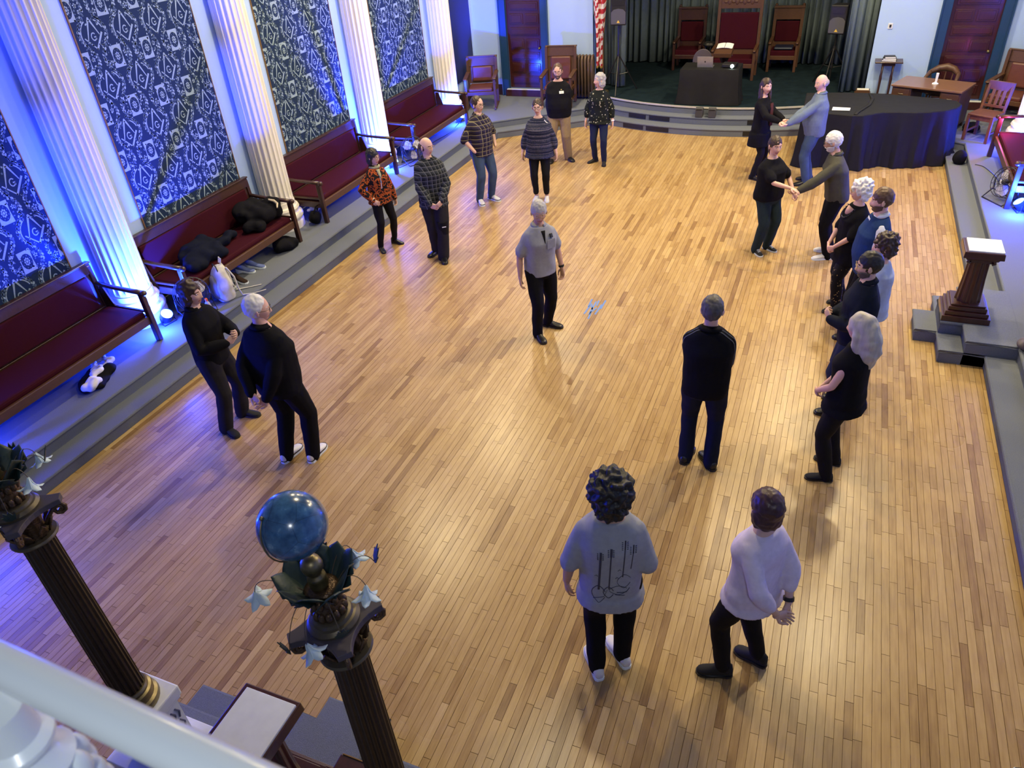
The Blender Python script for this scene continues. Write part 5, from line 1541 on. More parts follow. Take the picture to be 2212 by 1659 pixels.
def hair_mb(style, seed):
    b = MB()
    amp, sc, vox = 0.006, 45, 0.0085
    if style == 'short':
        b.ell((0, 0.016, 0.032), (0.0868, 0.1025, 0.1075), 22, 16)
    elif style == 'recede':
        b.ell((0, 0.022, 0.028), (0.0865, 0.1015, 0.107), 22, 16)
    elif style == 'sides':
        b.ell((0, 0.023, 0.0), (0.0865, 0.092, 0.066), 22, 14)
        amp = 0.004
    elif style == 'full':
        b.ell((0, 0.014, 0.036), (0.089, 0.106, 0.110), 22, 16); b.ell((0.02, -0.035, 0.085), (0.06, 0.06, 0.035)); b.ell((0, 0.06, -0.03), (0.07, 0.05, 0.07))
        amp = 0.012; sc = 30
    elif style == 'wavy':
        b.ell((0, 0.018, 0.034), (0.092, 0.1040, 0.109), 22, 16); b.ell((0, 0.06, -0.05), (0.08, 0.055, 0.09)); b.ell((0.06, 0.02, -0.03), (0.035, 0.05, 0.08)); b.ell((-0.06, 0.02, -0.03), (0.035, 0.05, 0.08))
        amp = 0.014; sc = 28
    elif style == 'bob':
        b.ell((0, 0.018, 0.034), (0.091, 0.1040, 0.109), 22, 16); b.ell((0, 0.055, -0.045), (0.085, 0.055, 0.085)); b.ell((0.066, 0.025, -0.03), (0.03, 0.05, 0.085)); b.ell((-0.066, 0.025, -0.03), (0.03, 0.05, 0.085))
        amp = 0.007
    elif style == 'long':
        b.ell((0, 0.018, 0.034), (0.092, 0.108, 0.110), 22, 16)
        b.tube([(0, 0.05, 0.03), (0, 0.078, -0.08), (0, 0.092, -0.20), (0, 0.096, -0.30)], [0.094, 0.104, 0.100, 0.05], 14, round_ends=True)
        for s in (-1, 1): b.tube([(s * 0.055, 0.0, 0.055), (s * 0.079, 0.015, -0.03), (s * 0.083, 0.02, -0.13), (s * 0.072, 0.03, -0.24)], [0.030, 0.034, 0.036, 0.02], 10, round_ends=True)
        amp = 0.010; sc = 18
    elif style == 'longdark':
        b.ell((0, 0.018, 0.034), (0.087, 0.1020, 0.107), 22, 16)
        b.tube([(0, 0.05, 0.03), (0, 0.07, -0.08), (0, 0.08, -0.20), (0, 0.08, -0.28)], [0.08, 0.08, 0.07, 0.03], 14, round_ends=True)
        for s in (-1, 1): b.tube([(s * 0.05, 0.0, 0.055), (s * 0.074, 0.012, -0.03), (s * 0.078, -0.01, -0.13), (s * 0.085, -0.03, -0.25)], [0.026, 0.026, 0.028, 0.014], 10, round_ends=True)
        amp = 0.008; sc = 22
    elif style == 'afro':
        b.ell((0, 0.02, 0.040), (0.128, 0.128, 0.130), 24, 16); b.ell((0, 0.05, -0.04), (0.105, 0.09, 0.10))
        amp = 0.030; sc = 34; vox = 0.0075
    elif style == 'curls':
        b.ell((0, 0.022, 0.040), (0.108, 0.112, 0.112), 24, 16); b.ell((0, 0.05, -0.03), (0.10, 0.075, 0.09))
        amp = 0.026; sc = 32; vox = 0.0075
    elif style == 'updo':
        b.ell((0, 0.018, 0.032), (0.085, 0.1020, 0.106), 22, 16); b.ell((0, 0.085, 0.085), (0.042, 0.042, 0.038))
    elif style == 'pony':
        b.ell((0, 0.018, 0.032), (0.085, 0.1020, 0.106), 22, 16); b.tube([(0, 0.10, 0.05), (0.01, 0.15, 0.0), (0.02, 0.14, -0.12), (0.03, 0.12, -0.2)], [0.03, 0.034, 0.028, 0.01], 10, round_ends=True)
    o = remesh(b, vox, 2, amp, sc, seed, 0.4)
    return o

def glasses(parent, T, m, s=1.0):
    b = MB()
    for sx in (-1, 1):
        ring = []
        for k in range(14):
            a = 2 * PI * k / 14
            ring.append(T @ Vector((sx * 0.034 + 0.025 * math.copysign(abs(math.cos(a)) ** 0.7, math.cos(a)), -0.099 + 0.004 * abs(math.cos(a)), 0.007 + 0.018 * math.copysign(abs(math.sin(a)) ** 0.7, math.sin(a)))))
        b.tube(ring, 0.0023, 5, closed=True)
        b.tube([T @ Vector(p) for p in ((sx * 0.058, -0.094, 0.013), (sx * 0.080, -0.06, 0.012), (sx * 0.083, 0.005, 0.008))], 0.002, 5)
    b.tube([T @ Vector(p) for p in ((-0.010, -0.101, 0.010), (0, -0.104, 0.012), (0.010, -0.101, 0.010))], 0.002, 5)
    return b.build('glasses', m, parent)

def hand_mb(wr, d, pn, thumb_side, curl, s=1.0):
    """wr wrist, d pointing direction, pn palm normal, thumb_side +-1"""
    d = Vector(d).normalized(); pn = Vector(pn); pn = (pn - d * pn.dot(d)).normalized()
    sd = d.cross(pn) * thumb_side
    b = MB()
    wr = Vector(wr)
    def P(a, t, n): return wr + d * a * s + sd * t * s + pn * n * s
    rings = []
    for a, hw, hh in ((-0.03, 0.026, 0.021), (0.0, 0.027, 0.020), (0.03, 0.036, 0.018), (0.06, 0.041, 0.016), (0.088, 0.040, 0.013), (0.096, 0.034, 0.008)):
        rings.append([P(a, hw * math.cos(2 * PI * k / 12), hh * math.sin(2 * PI * k / 12)) for k in range(12)])
    b.loft(rings)
    for t, l, r in ((0.031, 0.070, 0.0085), (0.011, 0.080, 0.0088), (-0.010, 0.074, 0.0085), (-0.030, 0.058, 0.0075)):
        pts = [P(0.075, t, 0)]
        ang = 0.0
        a, n = 0.085, 0.0
        for q, f in enumerate((0.42, 0.33, 0.25)):
            ang += curl * (0.55 + 0.35 * q)
            a += l * f * math.cos(ang); n += l * f * math.sin(ang)
            pts.append(P(a, t * (1 + 0.08 * q), n))
        b.tube(pts, [r, r, r * 0.92, r * 0.75], 7, round_ends=True)
    c2 = curl * 0.5
    pts = [P(0.015, 0.022, 0.004), P(0.040, 0.048, 0.010 + 0.01 * c2), P(0.068, 0.058 - 0.02 * c2, 0.018 + 0.02 * c2), P(0.088, 0.056 - 0.035 * c2, 0.024 + 0.03 * c2)]
    b.tube(pts, [0.013, 0.012, 0.0095, 0.0075], 7, round_ends=True)
    return b

def limb(mb, A, B, C, ra, rm1, rb, rm2, rc, n=12):
    """two-segment limb with muscle swell"""
    A, B, C = Vector(A), Vector(B), Vector(C)
    mb.tube([A, A.lerp(B, 0.35), A.lerp(B, 0.7), B, B.lerp(C, 0.3), B.lerp(C, 0.65), C], [ra, rm1, (rm1 + rb) / 2, rb, rm2, (rm2 + rc) / 2, rc], n, round_ends=True)

def ik(A, C, l1, l2, pole):
    A, C, pole = Vector(A), Vector(C), Vector(pole)
    d = C - A
    L = min(d.length, (l1 + l2) * 0.995)
    dn = d.normalized()
    C2 = A + dn * L
    a = (l1 * l1 - l2 * l2 + L * L) / (2 * L)
    h = math.sqrt(max(0, l1 * l1 - a * a))
    p = pole - dn * pole.dot(dn)
    p = p.normalized() if p.length > 1e-5 else Vector((0, 1, 0))
    return A + dn * a + p * h, C2

HANDS = {  # wrist position (left hand, scale 1), elbow pole, hand dir, palm normal, curl
 'side': ((0.275, -0.03, 0.845), (0.5, 1, 0), (0.02, -0.12, -1), (-1, -0.25, 0), 0.55),
 'hip': ((0.205, -0.13, 0.955), (0.9, 0.6, 0), (-0.6, -0.35, -0.5), (0, 1, 0), 0.5),
 'pocket': ((0.205, -0.09, 0.935), (0.8, 1, 0), (-0.15, -0.15, -1), (-1, 0.2, 0), 0.3),
 'clasp': ((0.085, -0.215, 0.92), (0.9, 0.5, -0.1), (-0.75, -0.3, -0.55), (-0.3, 1, 0.2), 0.75),
 'highclasp': ((0.080, -0.30, 1.14), (0.7, 0.4, -0.7), (-0.6, -0.5, 0.35), (-0.5, 0.7, 0), 0.9),
 'midclasp': ((0.085, -0.27, 1.03), (0.8, 0.5, -0.4), (-0.7, -0.5, 0.0), (-0.3, 0.8, 0.3), 0.85),
 'behind': ((0.075, 0.215, 0.90), (0.9, 0.3, 0), (-0.75, 0.15, -0.5), (0.2, 1, 0.2), 0.6),
 'chestclasp': ((0.075, -0.215, 1.07), (0.8, 0.6, -0.6), (-0.6, -0.4, 0.45), (-0.5, 0.7, 0), 0.9),
 'frontclose': ((0.17, -0.20, 0.97), (0.35, 1, -0.2), (-0.2, -0.8, -0.2), (-1, 0, 0.2), 0.6),
 'crossed': ((-0.07, -0.215, 1.13), (1.0, 0.40, -0.8), (-0.9, 0.1, 0.2), (0.1, 1, 0), 0.4),
}
SLEEVE = {'none': -1, 'cap': 0.25, 'short': 0.72, 'elbow': 1.0, 'three': 1.5, 'long': 1.95}

def person(label, feet, H, rz, hands=('side', 'side'), female=False, bulk=1.0, belly=0.0, skin=SKIN, hair=('short', 'brown'), brow='brown', head=(0, 0, 0),
           top=None, sleeve='short', hem=0.86, loose=0.018, flare=0.0, legs=None, legloose=0.016, legend=0.045, cuff=0.0, shoe=None, sole=None, heel=0.0, footyaw=(0, 0),
           lean=(0, 0), twist=0.0, specs=None, collar=None, beard=None, smile=0.3, sleevem=None, extra=None, kneel=(0.06, 0.06), shoeh=1.0, laces=False, stripe=False):
    """label; feet: two world (x, y) ankle spots; rz: facing (0 looks to -y, pi/2 looks to +x)"""
    s = H / 1.75
    c = (Vector((*feet[0], 0)) + Vector((*feet[1], 0))) / 2
    root = thing('person', label, 'person', c, rz)
    Ri = Matrix.Rotation(-rz, 4, 'Z')
    loc = [Ri @ (Vector((*f, 0)) - c) for f in feet]
    loc.sort(key=lambda p: -p.x)           # left foot (+x) first
    rnd = random.Random(label)
    ankle = [Vector((p.x, p.y, (0.085 + heel * 0.8) * s)) for p in loc]
    spread = max((ankle[0] - ankle[1]).length, 0.01)
    hipz = 0.925 * s + heel * 0.5
    tilt = Vector((lean[0], lean[1], 0))
    hip = Vector((0, 0, hipz)) + tilt * 0.15
    hw = (0.088 if female else 0.090) * s * (0.75 + 0.25 * bulk)
    Tw = Matrix.Rotation(twist, 4, 'Z')
    def ctr(z):
        t = max(0.0, (z - 0.92) / 0.5)
        return Vector((0, 0, 0)) + tilt * (0.15 + 0.85 * t)
    # torso sections: z, dy, rx, ry
    if female:
        sec = [(0.80, 0, 0.125, 0.100), (0.87, 0, 0.172, 0.122), (0.94, 0, 0.172, 0.122), (1.02, 0, 0.148, 0.108), (1.10, 0, 0.132, 0.098), (1.20, -0.008, 0.143, 0.108), (1.28, -0.012, 0.152, 0.115), (1.34, 0, 0.156, 0.100), (1.39, 0.004, 0.146, 0.084), (1.43, 0.006, 0.108, 0.068), (1.462, 0.006, 0.074, 0.058), (1.492, 0.006, 0.055, 0.053)]
        sw = 0.146
    else:
        sec = [(0.80, 0, 0.125, 0.100), (0.87, 0, 0.162, 0.120), (0.94, 0, 0.164, 0.118), (1.02, 0, 0.156, 0.112), (1.10, 0, 0.154, 0.110), (1.20, -0.004, 0.164, 0.116), (1.28, -0.006, 0.174, 0.120), (1.35, 0, 0.178, 0.108), (1.40, 0.004, 0.164, 0.090), (1.44, 0.006, 0.120, 0.074), (1.472, 0.006, 0.084, 0.064), (1.502, 0.006, 0.062, 0.058)]
        sw = 0.166
    sw *= 0.82 + 0.18 * bulk
    sec = [(z * s, dy * s, rx * s * (1 + (bulk - 1) * (1.0 if z < 1.35 else 0.5)), ry * s * (1 + (bulk - 1) * (1.0 if z < 1.35 else 0.5))) for z, dy, rx, ry in sec]
    def tw(z):
        t = min(1, max(0, (z / s - 0.95) / 0.35))
        return Matrix.Rotation(twist * t, 4, 'Z')
    def ring(z, dy, rx, ry, inf=0.0, n=24):
        bl = belly * math.exp(-((z / s - 1.06) / 0.12) ** 2)
        out = []
        for k in range(n):
            a = 2 * PI * k / n
            ca, sa = math.cos(a), math.sin(a)
            x = math.copysign(abs(ca) ** 0.86, ca) * (rx + inf + bl * 0.35)
            y = math.copysign(abs(sa) ** 0.86, sa) * (ry + inf)
            if sa < 0: y -= bl * abs(sa)
            p = tw(z) @ Vector((x, y + dy, 0)) + ctr(z / s)
            out.append((p.x, p.y, z + (hip.z - 0.925 * s) * max(0, 1 - abs(z / s - 0.9) / 0.5)))
        return out
    # joints
    SH = [tw(1.42 * s) @ Vector((sg * sw * s, 0.004, 0)) + ctr(1.38) + Vector((0, 0, 1.378 * s)) for sg in (1, -1)]
    arms = []
    for i, sg in enumerate((1, -1)):
        h = hands[i]
        key, tgt = (h, None) if isinstance(h, str) else (h[0], h[1])
        wpos, pole, hd, pn, curl = HANDS[key]
        mir = lambda v: Vector((v[0] * sg, v[1], v[2]))
        if tgt is not None:
            q = Ri @ (Vector(tgt) - c)
            Wt = Vector((q.x, q.y, tgt[2]))
            dirn = (Wt - SH[i]); hd_ = dirn.normalized() * 1.0
            Wt = Wt - hd_ * 0.09 * s
            hd_ = Vector((hd_.x, hd_.y, hd_.z * 0.4))
            pn_ = Vector((0, 0, -1)) if key != 'palmup' else Vector((0, 0, 1))
        else:
            k_ = tw(1.3 * s)
            Wt = k_ @ (mir(wpos) * s) + ctr(wpos[2]) * 0.9
            if bulk > 1.0 or belly > 0:
                Wt.x += sg * (bulk - 1) * 0.12 if abs(wpos[0]) > 0.15 else 0
                Wt.y += (-1 if wpos[1] < -0.05 else (1 if wpos[1] > 0.1 else 0)) * ((bulk - 1) * 0.10 + (belly * 0.8 if wpos[1] < 0 else 0))
            hd_, pn_ = k_ @ mir(hd), k_ @ mir(pn)
            if key == 'behind': Wt.z += 0.015 * sg; Wt.y += 0.02 * (sg > 0)
            if key == 'crossed': Wt.z += 0.03 * sg; Wt.y -= 0.035 * (sg > 0)
            if key in ('clasp', 'highclasp', 'midclasp', 'chestclasp'): Wt.z += 0.012 * sg; Wt.y -= 0.012 * (sg > 0)
        E_, W_ = ik(SH[i], Wt, 0.295 * s, 0.26 * s, tw(1.4 * s) @ mir(pole))
        arms.append((SH[i], E_, W_, hd_, pn_, curl, key))
    LG = []
    for i, sg in enumerate((1, -1)):
        Hj = hip + Vector((sg * hw, 0, -0.01 * s))
        pole = Vector((sg * 0.12, -1, 0)) if abs(footyaw[i]) < 1 else Vector((math.sin(footyaw[i]), -math.cos(footyaw[i]), 0))
        d = (Hj - ankle[i]).length
        l1 = l2 = max(0.425 * s, d / 1.99)
        K_, A_ = ik(Hj, ankle[i], l1 * (1 + kneel[i] * 0.12), l2 * (1 + kneel[i] * 0.12), pole)
        LG.append((Hj, K_, ankle[i]))
    # ---- body
    b = MB()
    b.loft([ring(*q) for q in sec])
    ag = 0.9 if female else 1.0
    ag *= 0.85 + 0.15 * bulk
    for A, E_, W_, *_r in arms:
        limb(b, A + Vector((-A.x * 0.08, 0, -0.01)), E_, W_, 0.045 * s * ag, 0.046 * s * ag, 0.040 * s * ag, 0.040 * s * ag, 0.027 * s * ag)
    lgk = 0.8 + 0.2 * bulk
    for A, K_, F_ in LG:
        limb(b, A, K_, F_, 0.088 * s * lgk, 0.078 * s * lgk, 0.055 * s * lgk, 0.055 * s * lgk, 0.038 * s)
    nk = ctr(1.46)
    hd_c = ctr(1.62) + Vector((0, -0.012 * s, (1.75 - 0.118) * s + (hip.z - 0.925 * s) * 0.0)) + Vector((lean[0] * 0.1, lean[1] * 0.1, 0))
    b.tube([nk + Vector((0, 0.012 * s, 1.40 * s)), nk + Vector((0, 0.012 * s, 1.48 * s)), hd_c + Vector((0, 0.022 * s, -0.05 * s))], [0.062 * s, (0.050 if female else 0.058) * s, (0.048 if female else 0.054) * s], 14)
    body = remesh(b, 0.0125, 4)
    hs = s * (1.0 if not female else 0.98) * 1.0
    hs = (0.35 * hs + 0.65 * (1.0 if not female else 0.965)) * 1.075
    TH_ = Matrix.Translation(hd_c) @ Matrix.Rotation(head[0], 4, 'Z') @ Matrix.Rotation(head[1], 4, 'X') @ Matrix.Rotation(head[2], 4, 'Y') @ Matrix.Scale(hs, 4)
    hm, HP, HF = head_mb(female, smile)
    body.join(hm, TH_)
    for i, (A, E_, W_, hd_, pn_, curl, key) in enumerate(arms):
        if key == 'pocket': continue
        sg = (1, -1)[i]
        if key in ('reach', 'palmup'):
            ts = sg if key == 'reach' else -sg
        else:
            ts = sg
        body.join(hand_mb(W_, hd_, pn_, ts, curl, s * (0.92 if female else 1.0)))
    ob = body.build('body', [skin, LIPS, EYEW, IRIS, HAIRM[brow]], root, smooth=True, recalc=False)
    # ---- hair
    if hair:
        hb = hair_mb(hair[0], rnd.random() * 10)
        hb.v = [tuple(TH_ @ Vector(p)) for p in hb.v]
        hb.build('hair', HAIRM[hair[1]], root, smooth=True)
    if beard:
        bb_ = MB()
        idx = {}
        for f in HF:
            cc = HP[list(f)].mean(0)
            if cc[2] < -0.030 and cc[1] < 0.012 and cc[2] > -0.116 and not (abs(cc[0]) < 0.027 and -0.074 < cc[2] < -0.055) and not (abs(cc[0]) < 0.05 and cc[2] > -0.045 and abs(cc[0]) < 0.03 and cc[2] > -0.042):
                if abs(cc[0]) < 0.045 and cc[2] > -0.046: continue
                ff = []
                for q in f:
                    if q not in idx:
                        idx[q] = len(bb_.v)
                        p = HP[q]; nrm = Vector((p[0] * 1.4, p[1] + 0.0, p[2] * 0.6)).normalized()
                        bb_.v.append(tuple(TH_ @ (Vector(p) + nrm * 0.006)))
                    ff.append(idx[q])
                bb_.f.append(tuple(ff)); bb_.m.append(0)
        thicken(bb_.build('beard', HAIRM[beard], root, smooth=True), 0.004)
    if specs:
        glasses(root, TH_, specs)
    # ---- top
    if top:
        b = MB()
        rows = []
        zs = [q for q in sec if q[0] > (hem + 0.02) * s and q[0] < (1.47 if female else 1.48) * s]
        def at(z):
            for a_, b_ in zip(sec, sec[1:]):
                if a_[0] <= z <= b_[0]:
                    u = (z - a_[0]) / (b_[0] - a_[0])
                    return tuple(a_[k] * (1 - u) + b_[k] * u for k in range(4))
            return sec[0] if z < sec[0][0] else sec[-1]
        h0 = at(max(hem, 0.86) * s)
        wb = at(1.02 * s)
        if hem < 0.86:
            rows.append(ring(hem * s, 0, h0[2] * 1.0, h0[3], loose + flare))
            rows.append(ring(0.86 * s, 0, h0[2], h0[3], loose + flare * 0.5))
        else:
            rows.append(ring(hem * s, h0[1], h0[2], h0[3], loose + flare))
        for q in zs:
            lf = loose * (1.15 if 0.98 < q[0] / s < 1.3 else 1.0) * (1.0 if q[0] < 1.35 * s else 0.7)
            rx, ry = q[2], q[3]
            if 0.95 < q[0] / s < 1.22:
                rx = max(rx, 0.93 * at(1.26 * s)[2]) if loose > 0.02 else rx
                ry = max(ry, 0.93 * at(1.26 * s)[3]) if loose > 0.02 else ry
            rows.append(ring(q[0], q[1], rx, ry, lf))
        b.loft(rows)
        if female:
            for sg in (1, -1):
                b.ell(tw(1.26 * s) @ Vector((sg * 0.068 * s, -0.085 * s * (0.8 + 0.2 * bulk), 0)) + ctr(1.26) + Vector((0, 0, 1.255 * s)), (0.066 * s, 0.055 * s, 0.062 * s))
        f = SLEEVE[sleeve]
        if f >= 0 and sleevem is None:
            for A, E_, W_, *_r in arms:
                sleeve_tube(b, A, E_, W_, f, s * ag, loose)
        if f == -1:
            for A in SH: b.ell(A + (nk + Vector((0, 0, A.z)) - A) * 0.3, (0.052 * s, 0.05 * s, 0.05 * s))
        tm = remesh(b, 0.0115, 4, 0.007, 9, rnd.random() * 9)
        to = tm.build('shirt', top, root, smooth=True)
        if sleevem is not None:
            for i, (A, E_, W_, *_r) in enumerate(arms):
                b = MB(); sleeve_tube(b, A, E_, W_, f, s * ag, loose + 0.003)
                remesh(b, 0.0115, 3, 0.006, 9).build('sleeve', sleevem, root, smooth=True)
        if collar:
            b = MB()
            pts = []
            for k in range(18):
                a = -PI / 2 + 0.35 + (2 * PI - 0.7) * k / 17
                p = tw(1.45 * s) @ Vector((0.072 * s * math.cos(a), 0.068 * s * math.sin(a), 0))
                pts.append(p + ctr(1.47) + Vector((0, 0.012, (1.488 + 0.014 * math.sin(a)) * s)))
            up = [p + Vector((0, 0, 0.026 * s)) - (p - Vector((ctr(1.47).x, ctr(1.47).y, p.z))) * 0.12 for p in pts]
            dn = [p + Vector((0, 0, -0.012 * s)) + (p - Vector((ctr(1.47).x, ctr(1.47).y + 0.01, p.z))) * 0.34 for p in pts]
            b.loft([pts, up, dn], closed=False, caps=False)
            thicken(b.build('collar', collar, to, smooth=True), 0.004)
    else:
        to = None
    # ---- trousers
    if legs:
        b = MB()
        for A, K_, F_ in LG:
            e = F_ + (K_ - F_).normalized() * ((legend - 0.085) * s)
            limb(b, A, K_, e, 0.094 * s * lgk + legloose, 0.084 * s * lgk + legloose, 0.060 * s * lgk + legloose, 0.056 * s * lgk + legloose, 0.043 * s + legloose + cuff)
        pz = [q for q in sec if q[0] < 1.04 * s]
        b.loft([ring(q[0], q[1], q[2], q[3], 0.010) for q in pz])
        tr = remesh(b, 0.0125, 4, 0.008, 8, rnd.random() * 9)
        tr.build('trousers', legs, root, smooth=True)
    # ---- shoes
    if shoe:
        for i, sg in enumerate((1, -1)):
            up, so = shoe_mesh(s * (0.93 if female else 1.04), heel, 1.0, shoeh)
            T = Matrix.Translation((ankle[i].x, ankle[i].y, 0.001)) @ Matrix.Rotation(footyaw[i] if footyaw[i] else sg * 0.16, 4, 'Z')
            so.v = [tuple(T @ Vector(p)) for p in so.v]; up.v = [tuple(T @ Vector(p)) for p in up.v]
            uo = up.build('shoe', shoe, root, smooth=True)
            so.build('shoe_sole', sole or BLACKP, uo)
            if stripe:
                s2 = MB(); n_ = len(so.v) // 2
                pts = [Vector(p) for p in so.v[n_:]]; cc = sum(pts, Vector()) / n_
                s2.loft([[cc + (p - cc) * 0.985 + Vector((0, 0, -0.002)) for p in pts], [cc + (p - cc) * 0.975 + Vector((0, 0, 0.010)) for p in pts]])
                s2.build('shoe_stripe', BLACKP, uo)
            if laces:
                lb = MB()
                for k in range(4):
                    y = -(0.045 + 0.02 * k) * s; z = (0.088 - 0.009 * k) * s
                    lb.tube([T @ Vector((-0.02, y, z - 0.006)), T @ Vector((0, y - 0.003, z + 0.002)), T @ Vector((0.02, y, z - 0.006))], 0.004, 5)
                lb.build('laces', WHITEP, uo)
    if extra:
        extra(dict(root=root, top=to, T=TH_, s=s, ctr=ctr, tw=tw, arms=arms, legs=LG, ankle=ankle, sec=sec))
    return root

def sleeve_tube(b, A, E_, W_, f, k, loose):
    A, E_, W_ = Vector(A), Vector(E_), Vector(W_)
    A = A + Vector((-A.x * 0.10, 0, -0.012))
    pts = [A, A.lerp(E_, min(1, f) * 0.5), A.lerp(E_, min(1, f))]
    lo = loose * 0.85
    rs = [0.045 * k + lo * 0.7, 0.047 * k + lo * 0.9, (0.044 if f >= 1 else 0.050) * k + lo * (1 if f >= 1 else 1.3)]
    if f > 1:
        u = f - 1
        pts += [E_.lerp(W_, u * 0.4), E_.lerp(W_, u)]
        rs += [0.045 * k + lo, (0.045 - 0.014 * u) * k + lo * 0.8]
    b.tube(pts, rs, 12, round_ends=True)
HANDS['reach'] = ((0.2, -0.4, 1.0), (0.7, 0.5, -0.4), (0, -1, 0), (0, 0, -1), 0.35)
HANDS['palmup'] = ((0.2, -0.4, 1.0), (0.7, 0.5, -0.4), (0, -1, 0), (0, 0, 1), 0.5)
HANDS['front'] = ((0.19, -0.24, 0.95), (0.8, 0.6, 0), (-0.2, -0.8, -0.3), (-1, 0, 0.2), 0.6)
HANDS['back'] = ((0.20, 0.20, 0.84), (0.7, 0.8, 0), (-0.35, 0.3, -0.8), (-0.6, 0.5, 0), 0.6)

BLKTEE = cloth('black_tee', (0.008, 0.008, 0.011)); BLKTR = cloth('black_trousers', (0.007, 0.007, 0.009)); BLKLEG = mat('black_leggings', (0.005, 0.005, 0.006), 0.8, spec=0.2)
NAVYTR = cloth('navy_trousers', (0.010, 0.013, 0.030)); CHAR = cloth('charcoal_trousers', (0.022, 0.020, 0.022))
JEAN = mat('blue_jeans', (0.045, 0.075, 0.135), 0.85, spec=0.2, var=0.35, scale=7, bump=0.4, bscale=12)
JEAND = mat('dark_jeans', (0.012, 0.018, 0.05), 0.85, spec=0.2, var=0.3, scale=7, bump=0.4, bscale=12)
KHAKI = cloth('khaki_trousers', (0.26, 0.19, 0.105)); TEAL = cloth('dark_teal_trousers', (0.020, 0.034, 0.040))
BLKSH = mat('black_shoe_leather', (0.009, 0.009, 0.010), 0.35, var=0.2); BLKSU = mat('black_suede', (0.008, 0.008, 0.009), 0.85)
WHSH = mat('white_shoe_leather', (0.66, 0.66, 0.68), 0.5, var=0.06)
GREYPOLO = cloth('grey_marl_polo', (0.27, 0.285, 0.33)); GREYTEE = cloth('grey_tee', (0.33, 0.34, 0.37)); BLUEGREY = cloth('blue_grey_sweater', (0.13, 0.17, 0.25))
OLIVE = cloth('olive_grey_shirt', (0.065, 0.064, 0.052)); LAV = cloth('white_lavender_blouse', (0.66, 0.60, 0.76)); PALEBLUE = cloth('pale_blue_top', (0.40, 0.47, 0.66))
VEST = cloth('royal_blue_vest', (0.018, 0.042, 0.13)); WHSHIRT = cloth('white_shirt', (0.72, 0.74, 0.80)); NAVYSH = cloth('dark_navy_shirt', (0.009, 0.012, 0.022))
PL1 = pattern_mat('dark_green_grey_plaid', 'plaid', [(0.007, 0.009, 0.012), (0.14, 0.145, 0.145), (0.030, 0.036, 0.042)])
PL2 = pattern_mat('purple_yellow_plaid', 'plaid', [(0.012, 0.009, 0.026), (0.26, 0.23, 0.12), (0.034, 0.028, 0.062)], s=1.15)
STR = pattern_mat('navy_striped_knit', 'stripes', [(0.010, 0.013, 0.036), (0.026, 0.033, 0.068), (0.11, 0.10, 0.14)])
FLO = pattern_mat('dark_floral_print', 'dots', [(0.008, 0.011, 0.010), (0.48, 0.44, 0.33), (0.075, 0.10, 0.065)])
ORA = pattern_mat('orange_black_print', 'blobs', [(0.012, 0.008, 0.008), (0.42, 0.095, 0.018), (0.24, 0.045, 0.012)], s=0.9)
POLKA = pattern_mat('black_polka_print', 'dots', [(0.007, 0.007, 0.009), (0.32, 0.24, 0.10), (0.007, 0.007, 0.009)], s=0.8)
SPEC = mat('dark_spectacle_frame', (0.012, 0.010, 0.010), 0.3); SPECG = mat('gold_spectacle_frame', (0.5, 0.38, 0.16), 0.3, metal=0.7)
WATCH = mat('watch_black', (0.015, 0.015, 0.018), 0.3)

def watch_on(i, m=WATCH):
    def f(c):
        A, E_, W_ = c['arms'][i][:3]
        d = (W_ - E_).normalized()
        b = MB(); p = W_ - d * 0.035
        b.tube([p - d * 0.012, p + d * 0.012], 0.036 * c['s'], 12)
        b.build('watch', m, c['root'])
    return f

def front_pt(c, x, z, out=0.0):
    """point on the front surface of the shirt at local x, height z"""
    me = c['top'].data
    bv = BVHTree.FromPolygons([v.co for v in me.vertices], [tuple(p.vertices) for p in me.polygons])
    h = bv.ray_cast(Vector((x, -1.5, z)), Vector((0, 1, 0)))
    return h[0], h[1]

def badge(c):
    p, n = front_pt(c, 0.085, 1.335)
    b = MB(); T = Matrix.Translation(p + n * 0.006) @ n.to_track_quat('Y', 'Z').to_matrix().to_4x4()
    b.box((0, 0, 0), (0.085, 0.004, 0.05), T=T); o = b.build('name_badge', PAPER, c['root'], bevel=0.002)
    b = MB()
    for k in range(2): b.box((0, 0.0025, 0.008 - 0.014 * k), (0.055 - 0.012 * k, 0.001, 0.005), T=T)
    b.build('badge_lines', mat('grey_print', (0.25, 0.25, 0.3), 0.7), o)
    b = MB(); b.box((0, 0, 0.05), (0.022, 0.004, 0.018), T=T); b.build('tee_mark', mat('tee_mark_yellow', (0.35, 0.30, 0.12), 0.7), c['root'])

def polo_front(c):
    b = MB()
    P = []
    for z in (1.43, 1.39, 1.34, 1.29):
        p, n = front_pt(c, 0.01, z * c['s'])
        P.append(p + n * 0.004)
    b.tube(P, [0.026, 0.018, 0.011, 0.003], 8, flat=0.25); b.build('open_placket', BLKTEE, c['root'], smooth=True)
    p, n = front_pt(c, 0.095, 1.36 * c['s'])
    b = MB(); T = Matrix.Translation(p + n * 0.012) @ n.to_track_quat('Y', 'Z').to_matrix().to_4x4()
    b.box((0, 0, 0), (0.035, 0.02, 0.05), T=T); b.build('clip_microphone', BLACKP, c['root'], bevel=0.005)
    p, n = front_pt(c, 0.085, 1.27 * c['s'])
    b = MB(); T = Matrix.Translation(p + n * 0.003) @ n.to_track_quat('Y', 'Z').to_matrix().to_4x4(); b.box((0, 0, 0), (0.11, 0.006, 0.115), T=T); b.build('chest_pocket', GREYPOLO, c['top'], bevel=0.003)
    watch_on(0)(c)

